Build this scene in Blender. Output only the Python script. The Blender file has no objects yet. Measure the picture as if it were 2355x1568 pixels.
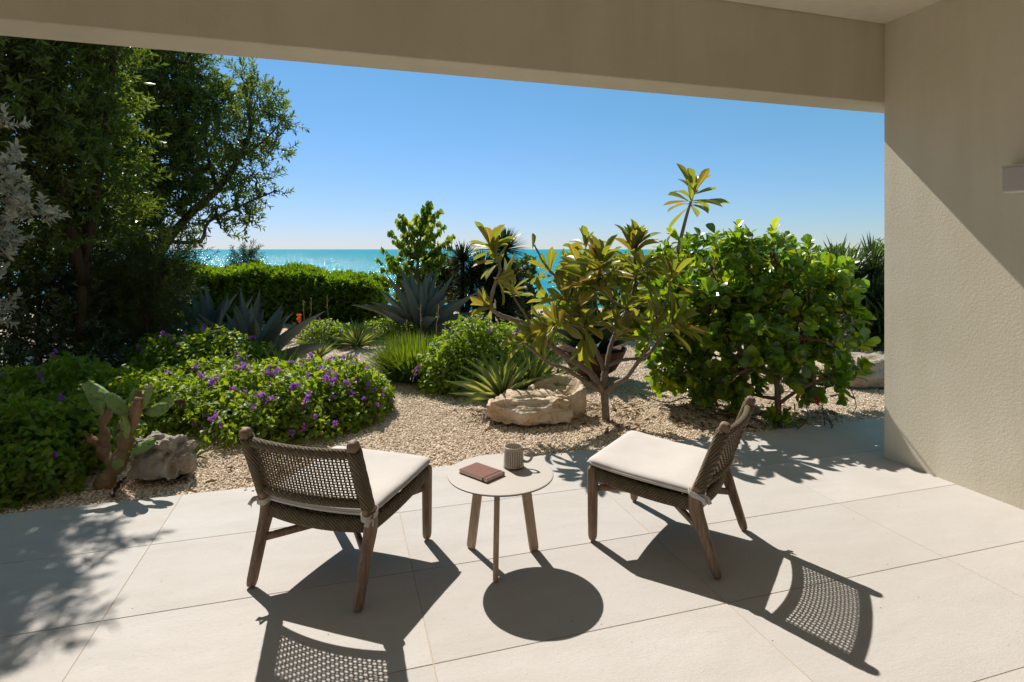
import bpy, math, random
import numpy as np
from mathutils import Vector, Matrix, noise

# ---------------------------------------------------------------- camera, sky, sun, exposure
S = bpy.context.scene
EYE = 1.444                                   # camera height above the paving
cam = bpy.data.cameras.new('camera'); camo = bpy.data.objects.new('camera', cam)
S.collection.objects.link(camo); S.camera = camo
camo.location = (0, 0, EYE); camo.rotation_euler = (math.radians(90), 0, 0)
cam.sensor_width = 36; cam.lens = 20.14; cam.shift_y = -0.0896
cam.clip_start = 0.05; cam.clip_end = 60000

SUN_AZ, SUN_EL = 30.0, 48.0                   # degrees left of the view axis, above the horizon
az, el = math.radians(SUN_AZ), math.radians(SUN_EL)
to_sun = Vector((-math.sin(az) * math.cos(el), math.cos(az) * math.cos(el), math.sin(el)))
W = bpy.data.worlds.new('World'); S.world = W; W.use_nodes = True
wn = W.node_tree; bg = wn.nodes['Background']
sky = wn.nodes.new('ShaderNodeTexSky'); sky.sky_type = 'NISHITA'; sky.sun_disc = False
sky.sun_elevation = el; sky.sun_rotation = -az
sky.altitude = 0; sky.air_density = 1.0; sky.dust_density = 0.0; sky.ozone_density = 4.0
# an even colour grade of the whole sky: clear maritime blue, less yellow towards the horizon
sp_, cb_ = wn.nodes.new('ShaderNodeSeparateColor'), wn.nodes.new('ShaderNodeCombineColor')
wn.links.new(sky.outputs[0], sp_.inputs[0])
for i_, (g_, a_) in enumerate(((.946, .742), (.65, 1.656), (1.0, 1.06))):
    pw_ = wn.nodes.new('ShaderNodeMath'); pw_.operation = 'POWER'; pw_.inputs[1].default_value = g_
    mu_ = wn.nodes.new('ShaderNodeMath'); mu_.operation = 'MULTIPLY'; mu_.inputs[1].default_value = a_
    wn.links.new(sp_.outputs[i_], pw_.inputs[0]); wn.links.new(pw_.outputs[0], mu_.inputs[0]); wn.links.new(mu_.outputs[0], cb_.inputs[i_])
wn.links.new(cb_.outputs[0], bg.inputs[0]); bg.inputs[1].default_value = 0.079
sl = bpy.data.lights.new('sun', 'SUN'); sl.energy = 5.0; sl.angle = math.radians(0.53); sl.color = (1, .955, .88)
so = bpy.data.objects.new('sun', sl); S.collection.objects.link(so)
so.rotation_euler = (-to_sun).to_track_quat('-Z', 'Y').to_euler()
S.view_settings.view_transform = 'Standard'; S.view_settings.look = 'None'
S.view_settings.exposure = 0.4; S.view_settings.gamma = 1.0
S.render.engine = 'CYCLES'
S.cycles.use_denoising = True
S.cycles.max_bounces = 10; S.cycles.diffuse_bounces = 6; S.cycles.glossy_bounces = 3
S.cycles.transmission_bounces = 6; S.cycles.transparent_max_bounces = 8
S.cycles.sample_clamp_indirect = 6.0

# ---------------------------------------------------------------- helpers
C = S.collection
rng = np.random.default_rng(11); random.seed(11)
FD, CX, CY = 1316.8, 1177.0, 573.0            # focal length and principal point of the photo seen at 2354 px width
def at(x, y, d):                              # point at depth d on the ray of a photo pixel
    return Vector(((x - CX) / FD * d, d, EYE - (y - CY) / FD * d))
def on(x, y, z=0.0):                          # the photo pixel dropped onto the level z
    return at(x, y, FD * (EYE - z) / (y - CY))
UA = Vector((.958, .287, 0)); VB = Vector((-.287, .958, 0)); P0 = Vector((2.59, 3.984, 0))
HOUSE = Matrix.Translation(P0) @ Matrix.Rotation(math.atan2(.287, .958), 4, 'Z')   # x along beam, y outwards

def tag(o, label, cat, group=None):
    o['label'] = label; o['category'] = cat
    if group: o['group'] = group
    return o
def kind(o, k): o['kind'] = k; return o
def empty(name, loc=(0, 0, 0), rz=0):
    o = bpy.data.objects.new(name, None); C.objects.link(o)
    o.empty_display_size = .1; o.location = loc; o.rotation_euler = (0, 0, rz); return o
def link(name, me, parent=None, mat=None, world=False):
    o = bpy.data.objects.new(name, me); C.objects.link(o)
    if mat is not None and not me.materials: me.materials.append(mat)
    if parent is not None:
        o.parent = parent
        if world: o.matrix_parent_inverse = Matrix.Translation(-Vector(parent.location))
    return o
def copy_tree(o, parent=None):
    c = o.copy(); C.objects.link(c); c.parent = parent
    for ch in o.children: copy_tree(ch, c)
    return c

def mesh_np(name, v, f, mat=None, smooth=False):
    """v (n,3); f list of arrays (m,k)"""
    me = bpy.data.meshes.new(name); v = np.asarray(v, np.float32)
    me.vertices.add(len(v)); me.vertices.foreach_set('co', v.ravel())
    fs = [np.asarray(a, np.int32) for a in f if len(a)]
    nl = sum(a.size for a in fs); nf = sum(len(a) for a in fs)
    me.loops.add(nl); me.polygons.add(nf)
    me.loops.foreach_set('vertex_index', np.concatenate([a.ravel() for a in fs]))
    tot = np.concatenate([np.full(len(a), a.shape[1], np.int32) for a in fs])
    me.polygons.foreach_set('loop_start', np.concatenate([[0], np.cumsum(tot)[:-1]]).astype(np.int32))
    me.polygons.foreach_set('use_smooth', np.full(nf, smooth, bool))
    me.update(calc_edges=True); me.validate()
    if mat: me.materials.append(mat)
    return me

class MB:
    def __init__(s): s.v = []; s.f = []; s.n = 0
    def add(s, v, f):
        v = np.asarray(v, float).reshape(-1, 3)
        for a in (f if isinstance(f, list) else [f]):
            a = np.asarray(a, np.int32)
            if len(a): s.f.append(a + s.n)
        s.v.append(v); s.n += len(v); return s
    def tube(s, path, rad, n=8, sec=None, up=(0, 0, 1), cap=True, pw=2.0):
        """sweep; rad: radius per point, or (a,b) half sizes per point in the side / up direction; pw superellipse power"""
        P = np.array([tuple(p) for p in path], float); m = len(P)
        r = np.array(rad, float)
        if r.ndim == 0: r = np.full((m, 2), float(r))
        elif r.ndim == 1 and len(r) == 2 and m != 2: r = np.tile(r, (m, 1))
        elif r.ndim == 1: r = np.stack([r, r], 1)
        T = np.gradient(P, axis=0); T /= np.linalg.norm(T, axis=1)[:, None] + 1e-12
        a = np.arange(n) * 2 * np.pi / n + np.pi / n
        ca, sa = np.cos(a), np.sin(a)
        sx = np.sign(ca) * np.abs(ca) ** (2 / pw); sy = np.sign(sa) * np.abs(sa) ** (2 / pw)
        U = np.array(up, float); V = []
        side0 = None
        for i in range(m):
            sd = np.cross(T[i], U)
            if np.linalg.norm(sd) < .15: sd = side0 if side0 is not None else np.cross(T[i], (0.3, 1, .2))
            sd = sd - T[i] * np.dot(sd, T[i]); sd /= np.linalg.norm(sd) + 1e-12
            if side0 is not None and np.dot(sd, side0) < 0: sd = -sd
            side0 = sd; u2 = np.cross(sd, T[i])
            V.append(P[i] + np.outer(sx * r[i, 0], sd) + np.outer(sy * r[i, 1], u2))
        V = np.concatenate(V)
        i = np.arange(m - 1)[:, None] * n; j = np.arange(n)[None]; k = (j + 1) % n
        Q = np.stack([i + j, i + k, i + n + k, i + n + j], -1).reshape(-1, 4)
        fs = [Q]
        if cap: fs += [np.arange(n)[None, ::-1], (np.arange(n) + (m - 1) * n)[None]]
        return s.add(V, fs)
    def box(s, x0, x1, y0, y1, z0, z1, b=0.0):
        c = np.array([(x, y, z) for z in (z0, z1) for y in (y0, y1) for x in (x0, x1)], float)
        if b <= 0:
            return s.add(c, np.array([(0, 2, 3, 1), (4, 5, 7, 6), (0, 1, 5, 4), (2, 6, 7, 3), (0, 4, 6, 2), (1, 3, 7, 5)]))
        def ring(z, i):
            return [(x0 + i, y0, z), (x1 - i, y0, z), (x1, y0 + i, z), (x1, y1 - i, z), (x1 - i, y1, z), (x0 + i, y1, z), (x0, y1 - i, z), (x0, y0 + i, z)]
        def ring_in(z):
            return [(x0 + b, y0 + b, z), (x1 - b, y0 + b, z), (x1 - b, y0 + b, z), (x1 - b, y1 - b, z), (x1 - b, y1 - b, z), (x0 + b, y1 - b, z), (x0 + b, y1 - b, z), (x0 + b, y0 + b, z)]
        v = ring_in(z0) + ring(z0 + b, b * .6) + ring(z1 - b, b * .6) + ring_in(z1)
        f = [(l * 8 + i, l * 8 + (i + 1) % 8, l * 8 + 8 + (i + 1) % 8, l * 8 + 8 + i) for l in range(3) for i in range(8)]
        return s.add(v, [np.array(f), np.array([[0, 6, 4, 2]]), np.array([[24, 26, 28, 30]])])
    def lathe(s, prof, n=40, cx=0, cy=0):
        a = np.arange(n) * 2 * np.pi / n
        V = np.concatenate([np.stack([cx + r * np.cos(a), cy + r * np.sin(a), np.full(n, z)], 1) for r, z in prof])
        m = len(prof); i = np.arange(m - 1)[:, None] * n; j = np.arange(n)[None]; k = (j + 1) % n
        fs = [np.stack([i + j, i + k, i + n + k, i + n + j], -1).reshape(-1, 4)]
        if prof[0][0] > 1e-5: fs.append(np.arange(n)[None, ::-1])
        if prof[-1][0] > 1e-5: fs.append((np.arange(n) + (m - 1) * n)[None])
        return s.add(V, fs)
    def mesh(s, name, mat=None, smooth=False):
        g = {}
        for a in s.f: g.setdefault(a.shape[1], []).append(a)
        return mesh_np(name, np.concatenate(s.v), [np.concatenate(x) for x in g.values()], mat, smooth)
    def build(s, name, mat=None, parent=None, smooth=False, world=False):
        return link(name, s.mesh(name, mat, smooth), parent, None, world)

def smooth_path(pts, n=4):
    P = [Vector(p) for p in pts]
    if len(P) < 3: return [P[0].lerp(P[-1], t / n) for t in range(n + 1)]
    out = []
    for i in range(len(P) - 1):
        a = P[i - 1] if i else P[0] * 2 - P[1]; b, c = P[i], P[i + 1]
        d = P[i + 2] if i + 2 < len(P) else P[-1] * 2 - P[-2]
        for k in range(n):
            t = k / n
            out.append(.5 * ((2 * b) + (c - a) * t + (2 * a - 5 * b + 4 * c - d) * t * t + (3 * b - a - 3 * c + d) * t ** 3))
    out.append(P[-1]); return out
def nrm(a):
    a = np.asarray(a, float); return a / (np.linalg.norm(a, axis=-1, keepdims=True) + 1e-9)
def rdir(n): return nrm(rng.normal(size=(n, 3)))

# ---------------------------------------------------------------- materials
class NT:
    def __init__(s, name):
        s.m = bpy.data.materials.new(name); s.m.use_nodes = True; s.t = s.m.node_tree
        s.t.nodes.clear(); s.out = s.n('ShaderNodeOutputMaterial')
    def n(s, typ, **kw):
        nd = s.t.nodes.new(typ)
        for k, v in kw.items():
            if k.startswith('i_'):
                key = k[2:]; nd.inputs[int(key) if key.isdigit() else key.replace('_', ' ')].default_value = v
            else: setattr(nd, k, v)
        return nd
    def l(s, a, b): s.t.links.new(a, b)
    def math(s, op, a, b=None, c=None):
        nd = s.n('ShaderNodeMath', operation=op)
        for i, x in enumerate((a, b, c)):
            if x is None: continue
            if isinstance(x, (int, float)): nd.inputs[i].default_value = x
            else: s.l(x, nd.inputs[i])
        return nd.outputs[0]
    def ramp(s, fac, stops, interp='LINEAR'):
        nd = s.n('ShaderNodeValToRGB'); cr = nd.color_ramp; cr.interpolation = interp
        while len(cr.elements) < len(stops): cr.elements.new(.5)
        for e, (p, c) in zip(cr.elements, stops):
            e.position = p; e.color = (*c, 1) if len(c) == 3 else c
        s.l(fac, nd.inputs[0]); return nd.outputs[0]
    def noise(s, vec, scale, detail=3, rough=.55, dist=0):
        nd = s.n('ShaderNodeTexNoise', i_Scale=scale, i_Detail=detail, i_Roughness=rough, i_Distortion=dist)
        if vec is not None: s.l(vec, nd.inputs['Vector'])
        return nd.outputs[0]
    def mixc(s, fac, a, b, mode='MIX'):
        nd = s.n('ShaderNodeMix', data_type='RGBA', blend_type=mode)
        for sock, x in ((nd.inputs[0], fac), (nd.inputs[6], a), (nd.inputs[7], b)):
            if isinstance(x, (int, float)): sock.default_value = x
            elif isinstance(x, tuple): sock.default_value = (*x, 1)
            else: s.l(x, sock)
        return nd.outputs[2]
    def bump(s, h, strength=.5, dist=.01, prev=None):
        nd = s.n('ShaderNodeBump', i_Strength=strength, i_Distance=dist); s.l(h, nd.inputs['Height'])
        if prev is not None: s.l(prev, nd.inputs['Normal'])
        return nd.outputs[0]
    def bsdf(s, col, rough=.6, normal=None, spec=.5, **kw):
        nd = s.n('ShaderNodeBsdfPrincipled'); nd.inputs['Specular IOR Level'].default_value = spec
        if isinstance(col, tuple): nd.inputs['Base Color'].default_value = (*col, 1)
        else: s.l(col, nd.inputs['Base Color'])
        if isinstance(rough, (int, float)): nd.inputs['Roughness'].default_value = rough
        else: s.l(rough, nd.inputs['Roughness'])
        if normal is not None: s.l(normal, nd.inputs['Normal'])
        for k, v in kw.items(): nd.inputs[k.replace('_', ' ')].default_value = v
        s.l(nd.outputs[0], s.out.inputs[0]); return nd
    def obj(s): return s.n('ShaderNodeTexCoord').outputs['Object']
    def pos(s): return s.n('ShaderNodeNewGeometry').outputs['Position']
    def orand(s): return s.n('ShaderNodeObjectInfo').outputs['Random']
    def irand(s): return s.n('ShaderNodeNewGeometry').outputs['Random Per Island']
    def mapped(s, vec, scale=(1, 1, 1), rot=(0, 0, 0)):
        nd = s.n('ShaderNodeMapping'); nd.inputs['Scale'].default_value = scale; nd.inputs['Rotation'].default_value = rot
        s.l(vec, nd.inputs[0]); return nd.outputs[0]
    def voro(s, vec, scale, feature='F1', out='Distance', rnd=1.0):
        nd = s.n('ShaderNodeTexVoronoi', feature=feature, i_Scale=scale); nd.inputs['Randomness'].default_value = rnd
        s.l(vec, nd.inputs['Vector']); return nd.outputs[out]
    def sep(s, vec):
        nd = s.n('ShaderNodeSeparateXYZ'); s.l(vec, nd.inputs[0]); return nd.outputs

def m_stucco(name, c):
    t = NT(name); p = t.pos()
    big = t.noise(p, .9, 4, .6); fine = t.noise(p, 210, 3, .65); mid = t.noise(p, 85, 3, .6)
    streak = t.noise(t.mapped(p, (3, 3, .35)), 1.5, 4, .6)
    col = t.mixc(t.ramp(big, [(.35, (0, 0, 0)), (.68, (.8, .8, .8))]), c, (c[0] * .84, c[1] * .83, c[2] * .79))
    col = t.mixc(t.ramp(streak, [(.45, (0, 0, 0)), (.75, (.6, .6, .6))]), col, (c[0] * .80, c[1] * .78, c[2] * .72))
    col = t.mixc(t.math('MULTIPLY', fine, .25), col, tuple(x * .78 for x in c))
    h = t.math('ADD', t.math('MULTIPLY', fine, .6), mid)
    t.bsdf(col, .92, t.bump(h, .5, .0035), .2); return t.m

def m_slab():
    t = NT('pale paving stone'); o = t.n('ShaderNodeTexCoord').outputs['Object']; r = t.orand()
    off = t.n('ShaderNodeVectorMath', operation='ADD'); t.l(o, off.inputs[0])
    cmb = t.n('ShaderNodeCombineXYZ'); t.l(t.math('MULTIPLY', r, 37), cmb.inputs[0]); t.l(t.math('MULTIPLY', r, 91), cmb.inputs[1])
    t.l(cmb.outputs[0], off.inputs[1]); p = off.outputs[0]
    cloud = t.noise(t.mapped(p, (1.0, 2.6, 1)), 2.2, 5, .6, .6)
    vein = t.noise(t.mapped(p, (1.2, 7, 1), (0, 0, .25)), 3.0, 4, .6, 1.2)
    speck = t.noise(p, 55, 3, .7)
    tint = t.ramp(r, [(0, (.485, .445, .410)), (.3, (.525, .487, .455)), (.6, (.462, .430, .402)), (1, (.508, .468, .428))])
    col = t.mixc(t.ramp(cloud, [(.32, (0, 0, 0)), (.72, (.55, .55, .55))]), tint, (.40, .362, .32))
    col = t.mixc(t.ramp(vein, [(.52, (0, 0, 0)), (.78, (.22, .22, .22))]), col, (.54, .495, .44))
    col = t.mixc(t.ramp(speck, [(.58, (0, 0, 0)), (.72, (.35, .35, .35))]), col, (.33, .30, .265))
    stain = t.noise(t.pos(), .8, 5, .65, .8)
    col = t.mixc(t.ramp(stain, [(.50, (0, 0, 0)), (.74, (.34, .34, .34))]), col, (.39, .35, .305))
    dot = t.voro(p, 9); col = t.mixc(t.math('LESS_THAN', dot, .028), col, (.12, .09, .065))
    split = t.noise(t.mapped(p, (16, 34, 1), (0, 0, .12)), 3.0, 5, .7, 1.3)
    h = t.math('ADD', t.math('MULTIPLY', split, 1.0), t.math('MULTIPLY', speck, .3))
    t.bsdf(col, .82, t.bump(h, .5, .0042), .25); return t.m

def m_plain(name, c, rough=.6, spec=.4, var=.15, scale=30, bump=0.0, bscale=80):
    t = NT(name); p = t.obj()
    col = t.mixc(t.noise(p, scale, 4, .6), tuple(x * (1 - var) for x in c), tuple(min(1, x * (1 + var)) for x in c))
    nb = t.bump(t.noise(p, bscale, 3, .6), bump, .004) if bump else None
    t.bsdf(col, rough, nb, spec); return t.m

def m_wood(name, c1, c2, sc=(60, 60, 5), rough=.6):
    t = NT(name); p = t.obj(); r = t.orand()
    off = t.n('ShaderNodeVectorMath', operation='ADD'); t.l(p, off.inputs[0])
    cmb = t.n('ShaderNodeCombineXYZ'); t.l(t.math('MULTIPLY', r, 9), cmb.inputs[0]); t.l(cmb.outputs[0], off.inputs[1])
    g = t.noise(t.mapped(off.outputs[0], sc), 1.4, 5, .65, .5)
    k = t.noise(t.mapped(off.outputs[0], (10, 10, 3)), 1.5, 3, .6)
    col = t.ramp(g, [(.3, c1), (.7, c2)])
    col = t.mixc(t.ramp(k, [(.5, (0, 0, 0)), (.8, (.5, .5, .5))]), col, tuple(x * .55 for x in c1))
    t.bsdf(col, rough, t.bump(g, .35, .003), .3); return t.m

def m_rope():
    t = NT('brown rope'); p = t.obj()
    def wave(rot):
        nd = t.n('ShaderNodeTexWave', wave_type='BANDS', bands_direction='DIAGONAL', i_Scale=38, i_Distortion=.8)
        nd.inputs['Detail'].default_value = 1.0
        t.l(t.mapped(p, (1, 1, 1), rot), nd.inputs['Vector']); return nd.outputs['Fac']
    w = t.math('MULTIPLY', wave((0, 0, 0)), wave((1.57, .3, 1.57)))
    f = t.noise(p, 160, 2)
    col = t.mixc(t.math('ADD', t.math('MULTIPLY', w, .75), t.math('MULTIPLY', f, .3)), (.050, .036, .020), (.33, .245, .145))
    t.bsdf(col, .75, t.bump(w, 1.0, .007), .25); return t.m

def m_leaf(name, stops, trans=.35, tcol=None, rough=.42, spec=.45, rib=None, margin=None):
    """stops: colours by random leaf; tcol: transmitted colour"""
    t = NT(name)
    r = t.math('FRACT', t.math('ADD', t.irand(), t.orand()))
    n = len(stops); col = t.ramp(r, [(i / max(1, n - 1), c) for i, c in enumerate(stops)])
    if rib or margin:
        ax = t.math('ABSOLUTE', t.sep(t.obj())[0])
        if rib: col = t.mixc(t.ramp(ax, [(rib[0] * .6, (1, 1, 1)), (rib[0], (0, 0, 0))]), col, rib[1])
        if margin: col = t.mixc(t.ramp(ax, [(margin[0], (0, 0, 0)), (margin[0] + .06, (1, 1, 1))]), col, margin[1])
    p = t.bsdf(col, rough, None, spec)
    if trans > 0:
        tr = t.n('ShaderNodeBsdfTranslucent')
        hs = t.mixc(1.0, col, tcol or (2.6, 2.6, 1.0), 'MULTIPLY'); t.l(hs, tr.inputs[0])
        mx = t.n('ShaderNodeMixShader'); mx.inputs[0].default_value = trans
        t.l(p.outputs[0], mx.inputs[1]); t.l(tr.outputs[0], mx.inputs[2]); t.l(mx.outputs[0], t.out.inputs[0])
    return t.m

M = {}
M['stucco'] = m_stucco('sand stucco', (.73, .665, .54))
M['ceiling'] = m_stucco('pale ceiling render', (.90, .83, .69))
M['slab'] = m_slab()
M['grout'] = m_plain('sandy grout', (.44, .36, .27), .95, .1, .2, 40)
M['chairwood'] = m_wood('weathered teak', (.135, .085, .055), (.34, .235, .16))
M['tablewood'] = m_wood('pale oak', (.40, .275, .18), (.56, .41, .29))
M['rope'] = m_rope()
M['fabric'] = m_plain('off white canvas', (.56, .515, .475), .9, .1, .05, 14, .25, 420)
M['tabletop'] = m_plain('warm grey laminate', (.46, .41, .36), .5, .35, .04, 9)
M['tableedge'] = m_plain('dark laminate edge', (.20, .17, .15), .5, .35, .05, 9)
M['leather'] = m_plain('brown leather', (.17, .06, .038), .62, .25, .25, 60, .4, 260)
M['paper'] = m_plain('cream paper', (.72, .66, .54), .8, .2, .08, 90)
M['band'] = m_plain('dark elastic', (.03, .012, .01), .7, .3)
M['lamp'] = m_plain('pale grey lamp metal', (.50, .46, .43), .5, .4, .03)
M['diffuser'] = m_plain('white lamp glass', (.8, .78, .74), .4, .4, .02)
M['glassdoor'] = m_plain('lightened glazing', (.22, .205, .18), .15, .5, .05)  # unseen glazing, tone raised to bounce extra fill light under the roof
M['rust'] = m_plain('rusted steel', (.085, .038, .024), .85, .2, .5, 14, .6, 40)
M['bark'] = m_plain('grey brown bark', (.16, .11, .078), .85, .2, .4, 26, .8, 45)
M['plumbark'] = m_plain('plumeria bark', (.20, .155, .125), .8, .25, .5, 24, .9, 50)
M['darkbark'] = m_plain('dark bark', (.075, .05, .034), .9, .1, .4, 22, .7, 45)
M['soil'] = m_plain('dark potting soil', (.022, .015, .010), .95, .05, .3, 40)
M['twig'] = m_plain('brown twig', (.17, .10, .055), .8, .2, .3, 30)
M['dry'] = m_plain('dry straw stalk', (.42, .30, .16), .85, .1, .2, 30)

def m_rock(name, a, b, c, lo=.0):
    t = NT(name); p = t.obj()
    n1 = t.noise(p, 3.2, 6, .65, .6); n2 = t.noise(p, 14, 5, .7); n3 = t.noise(t.mapped(p, (2, 2, 9), (.3, .2, 0)), 3, 5, .6)
    pit = t.voro(p, 17)
    col = t.ramp(n1, [(.3, a), (.5, b), (.7, c)])
    col = t.mixc(t.ramp(n3, [(.52, (0, 0, 0)), (.75, (.35, .35, .35))]), col, tuple(x * .55 for x in a))
    col = t.mixc(t.ramp(n2, [(.62, (0, 0, 0)), (.75, (.6, .6, .6))]), col, tuple(min(1, x * 1.35) for x in b))
    h = t.math('ADD', n1, t.math('ADD', t.math('MULTIPLY', n2, .6), t.math('MULTIPLY', pit, .25)))
    t.bsdf(col, .9, t.bump(h, .9, .05), .2); return t.m
M['rock'] = m_rock('golden limestone', (.45, .30, .18), (.60, .48, .35), (.70, .62, .51))
M['greyrock'] = m_rock('grey limestone', (.22, .185, .14), (.34, .30, .245), (.46, .415, .35))
M['palerock'] = m_rock('pale limestone', (.26, .19, .13), (.38, .31, .24), (.48, .42, .35))

GRAV = [(0, (.50, .36, .24)), (.18, (.68, .54, .40)), (.36, (.78, .68, .55)), (.5, (.58, .43, .29)), (.66, (.84, .76, .66)), (.82, (.66, .51, .36)), (1, (.34, .25, .17))]
def m_ground():
    t = NT('gravel bed'); p = t.pos()
    cell = t.sep(t.voro(p, 62, out='Color'))[0]; d1 = t.voro(p, 62)
    big = t.noise(p, 1.1, 4, .6)
    col = t.ramp(cell, GRAV); col = t.mixc(t.ramp(d1, [(.35, (0, 0, 0)), (.8, (.75, .75, .75))]), col, (.17, .11, .06))
    col = t.mixc(t.ramp(big, [(.42, (0, 0, 0)), (.7, (.45, .45, .45))]), col, (.36, .25, .15))
    t.bsdf(col, .9, t.bump(t.math('SUBTRACT', 1.0, d1), .9, .012), .2); return t.m
M['ground'] = m_ground()
def m_pebble():
    t = NT('gravel pebble'); col = t.ramp(t.orand(), GRAV)
    t.bsdf(col, .8, None, .3); return t.m
M['pebble'] = m_pebble()
def m_sea():
    t = NT('turquoise water'); p = t.pos()
    w1 = t.noise(t.mapped(p, (.55, .9, 1)), .55, 4, .62, .4); w2 = t.noise(p, 2.8, 3, .6); w3 = t.noise(t.mapped(p, (.02, .06, 1)), 1.0, 4, .6)
    col = t.ramp(w3, [(.3, (.004, .185, .255)), (.7, (.008, .28, .335))])
    h = t.math('ADD', w1, t.math('MULTIPLY', w2, .25))
    nb = t.bump(h, 1.0, .6); p1 = t.bsdf(col, .9, nb, .0)
    gl = t.n('ShaderNodeBsdfGlossy'); gl.inputs['Roughness'].default_value = .16; t.l(nb, gl.inputs['Normal'])
    mx = t.n('ShaderNodeMixShader'); mx.inputs[0].default_value = .17
    t.l(p1.outputs[0], mx.inputs[1]); t.l(gl.outputs[0], mx.inputs[2]); t.l(mx.outputs[0], t.out.inputs[0]); return t.m
M['sea'] = m_sea()

# ---------------------------------------------------------------- the setting
def hbox(mb, u0, u1, v0, v1, z0, z1, b=0.0):
    mb.box(u0, u1, v0, v1, z0, z1, b); return mb
def hplace(o): o.matrix_world = HOUSE; return o

VE = .715                                     # outer edge of the paving, from the beam's inner face
# ground: one sheet, level by the house, falling to the shore and on under the sea
def ground():
    xs = np.concatenate([np.linspace(-3000, -60, 8), np.linspace(-40, 40, 81), np.linspace(60, 3000, 8)])
    ys = np.concatenate([[-60, -20, -8, -3], np.linspace(0, 30, 61), [36, 45, 60, 100, 300, 1500]])
    X, Y = np.meshgrid(xs, ys)
    edge = 13.6 + .5 * np.sin(X * .4)
    t = np.clip((Y - edge) / 16, 0, 1); Z = -.022 - 6.5 * t * t * (3 - 2 * t)
    Z += np.where(t > 0, .0, .012 * np.sin(X * 2.1 + 1) * np.sin(Y * 1.7)) * (Y > 6)
    n, m = X.shape; i = np.arange(n - 1)[:, None] * m; j = np.arange(m - 1)[None]
    F = np.stack([i + j, i + j + 1, i + m + j + 1, i + m + j], -1).reshape(-1, 4)
    o = link('ground', mesh_np('ground', np.stack([X, Y, Z], -1).reshape(-1, 3), [F], M['ground'], True))
    return kind(o, 'structure')
ground()
def sea():
    xs = np.array([-30000, -3000, -300, 0, 300, 3000, 30000.]); ys = np.array([20, 60, 200, 800, 3000, 12000, 40000.])
    X, Y = np.meshgrid(xs, ys); n, m = X.shape
    i = np.arange(n - 1)[:, None] * m; j = np.arange(m - 1)[None]
    F = np.stack([i + j, i + j + 1, i + m + j + 1, i + m + j], -1).reshape(-1, 4)
    o = link('sea', mesh_np('sea', np.stack([X, Y, 0 * X - 4.2], -1).reshape(-1, 3), [F], M['sea'], True))
    return kind(o, 'structure')
sea()

# gravel: loose stones over the near part of the bed
def gravel():
    pts = []
    def scatter(n, x0, x1, y0, y1):
        p = np.stack([rng.uniform(x0, x1, n), rng.uniform(y0, y1, n)], 1)
        v = VB.x * (p[:, 0] - P0.x) + VB.y * (p[:, 1] - P0.y)
        p = p[(v > VE + .012) & (np.abs(p[:, 0]) < .98 * p[:, 1] + .4)]
        pts.append(np.column_stack([p, np.full(len(p), -.018) + rng.uniform(-.004, .006, len(p))]))
    scatter(88000, -3.3, 4.2, 2.9, 5.2); scatter(52000, -3.2, 4.6, 5.2, 7.2); scatter(26000, -4, 2, 7.2, 10)
    u = rng.uniform(-4.2, 1.5, 150); w = VE - np.abs(rng.normal(0, .05, 150)) - .004        # strays on the paving's edge
    q = np.array(tuple(P0))[None] + u[:, None] * np.array(tuple(UA)) + w[:, None] * np.array(tuple(VB)); q[:, 2] = .003; pts.append(q)
    v = np.concatenate(pts)
    me = bpy.data.meshes.new('gravel'); me.vertices.add(len(v)); me.vertices.foreach_set('co', v.astype(np.float32).ravel()); me.update()
    me.materials.append(M['pebble'])
    o = link('gravel', me)
    ng = bpy.data.node_groups.new('pebbles', 'GeometryNodeTree')
    ng.interface.new_socket('Geometry', in_out='INPUT', socket_type='NodeSocketGeometry')
    ng.interface.new_socket('Geometry', in_out='OUTPUT', socket_type='NodeSocketGeometry')
    N = ng.nodes.new; gi, go = N('NodeGroupInput'), N('NodeGroupOutput')
    ico = N('GeometryNodeMeshIcoSphere'); ico.inputs['Radius'].default_value = 1; ico.inputs['Subdivisions'].default_value = 1
    sm = N('GeometryNodeSetMaterial'); sm.inputs['Material'].default_value = M['pebble']
    inst = N('GeometryNodeInstanceOnPoints')
    rs = N('FunctionNodeRandomValue'); rs.data_type = 'FLOAT_VECTOR'
    rs.inputs[0].default_value = (.0040, .0034, .0028); rs.inputs[1].default_value = (.0122, .0092, .0068)
    rr = N('FunctionNodeRandomValue'); rr.data_type = 'FLOAT_VECTOR'
    rr.inputs[0].default_value = (-.5, -.5, 0); rr.inputs[1].default_value = (.5, .5, 6.28)
    L = ng.links.new
    L(gi.outputs[0], inst.inputs['Points']); L(ico.outputs[0], sm.inputs[0]); L(sm.outputs[0], inst.inputs['Instance'])
    L(rs.outputs[0], inst.inputs['Scale']); L(rr.outputs[0], inst.inputs['Rotation']); L(inst.outputs[0], go.inputs[0])
    o.modifiers.new('stones', 'NODES').node_group = ng
    tag(kind(o, 'stuff'), 'loose beige and tan gravel covering the garden bed beyond the paving', 'gravel')
gravel()

# paving: grout bed and single slabs
pat = kind(hplace(hbox(MB(), -10.8, 3.9, -6.2, VE - .004, -.12, -.0018).build('patio', M['grout'])), 'structure')
SL, SW, GAP = 1.2, .6, .0036
slab_me = hbox(MB(), 0, SL - GAP, 0, SW - GAP, -.03, 0, .0010).mesh('paving_slab', M['slab'])
for r in range(11):
    for c in range(-7, 5):
        u, v = -2.113 + c * SL, VE - SW * (r + 1)
        if u < -10.6 or u > 3: continue
        if r >= 2 and u > 0.3: continue
        o = link('paving_slab', slab_me, pat)
        o.location = (u + GAP / 2, v + GAP / 2, random.uniform(-.0004, .0004))

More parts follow.
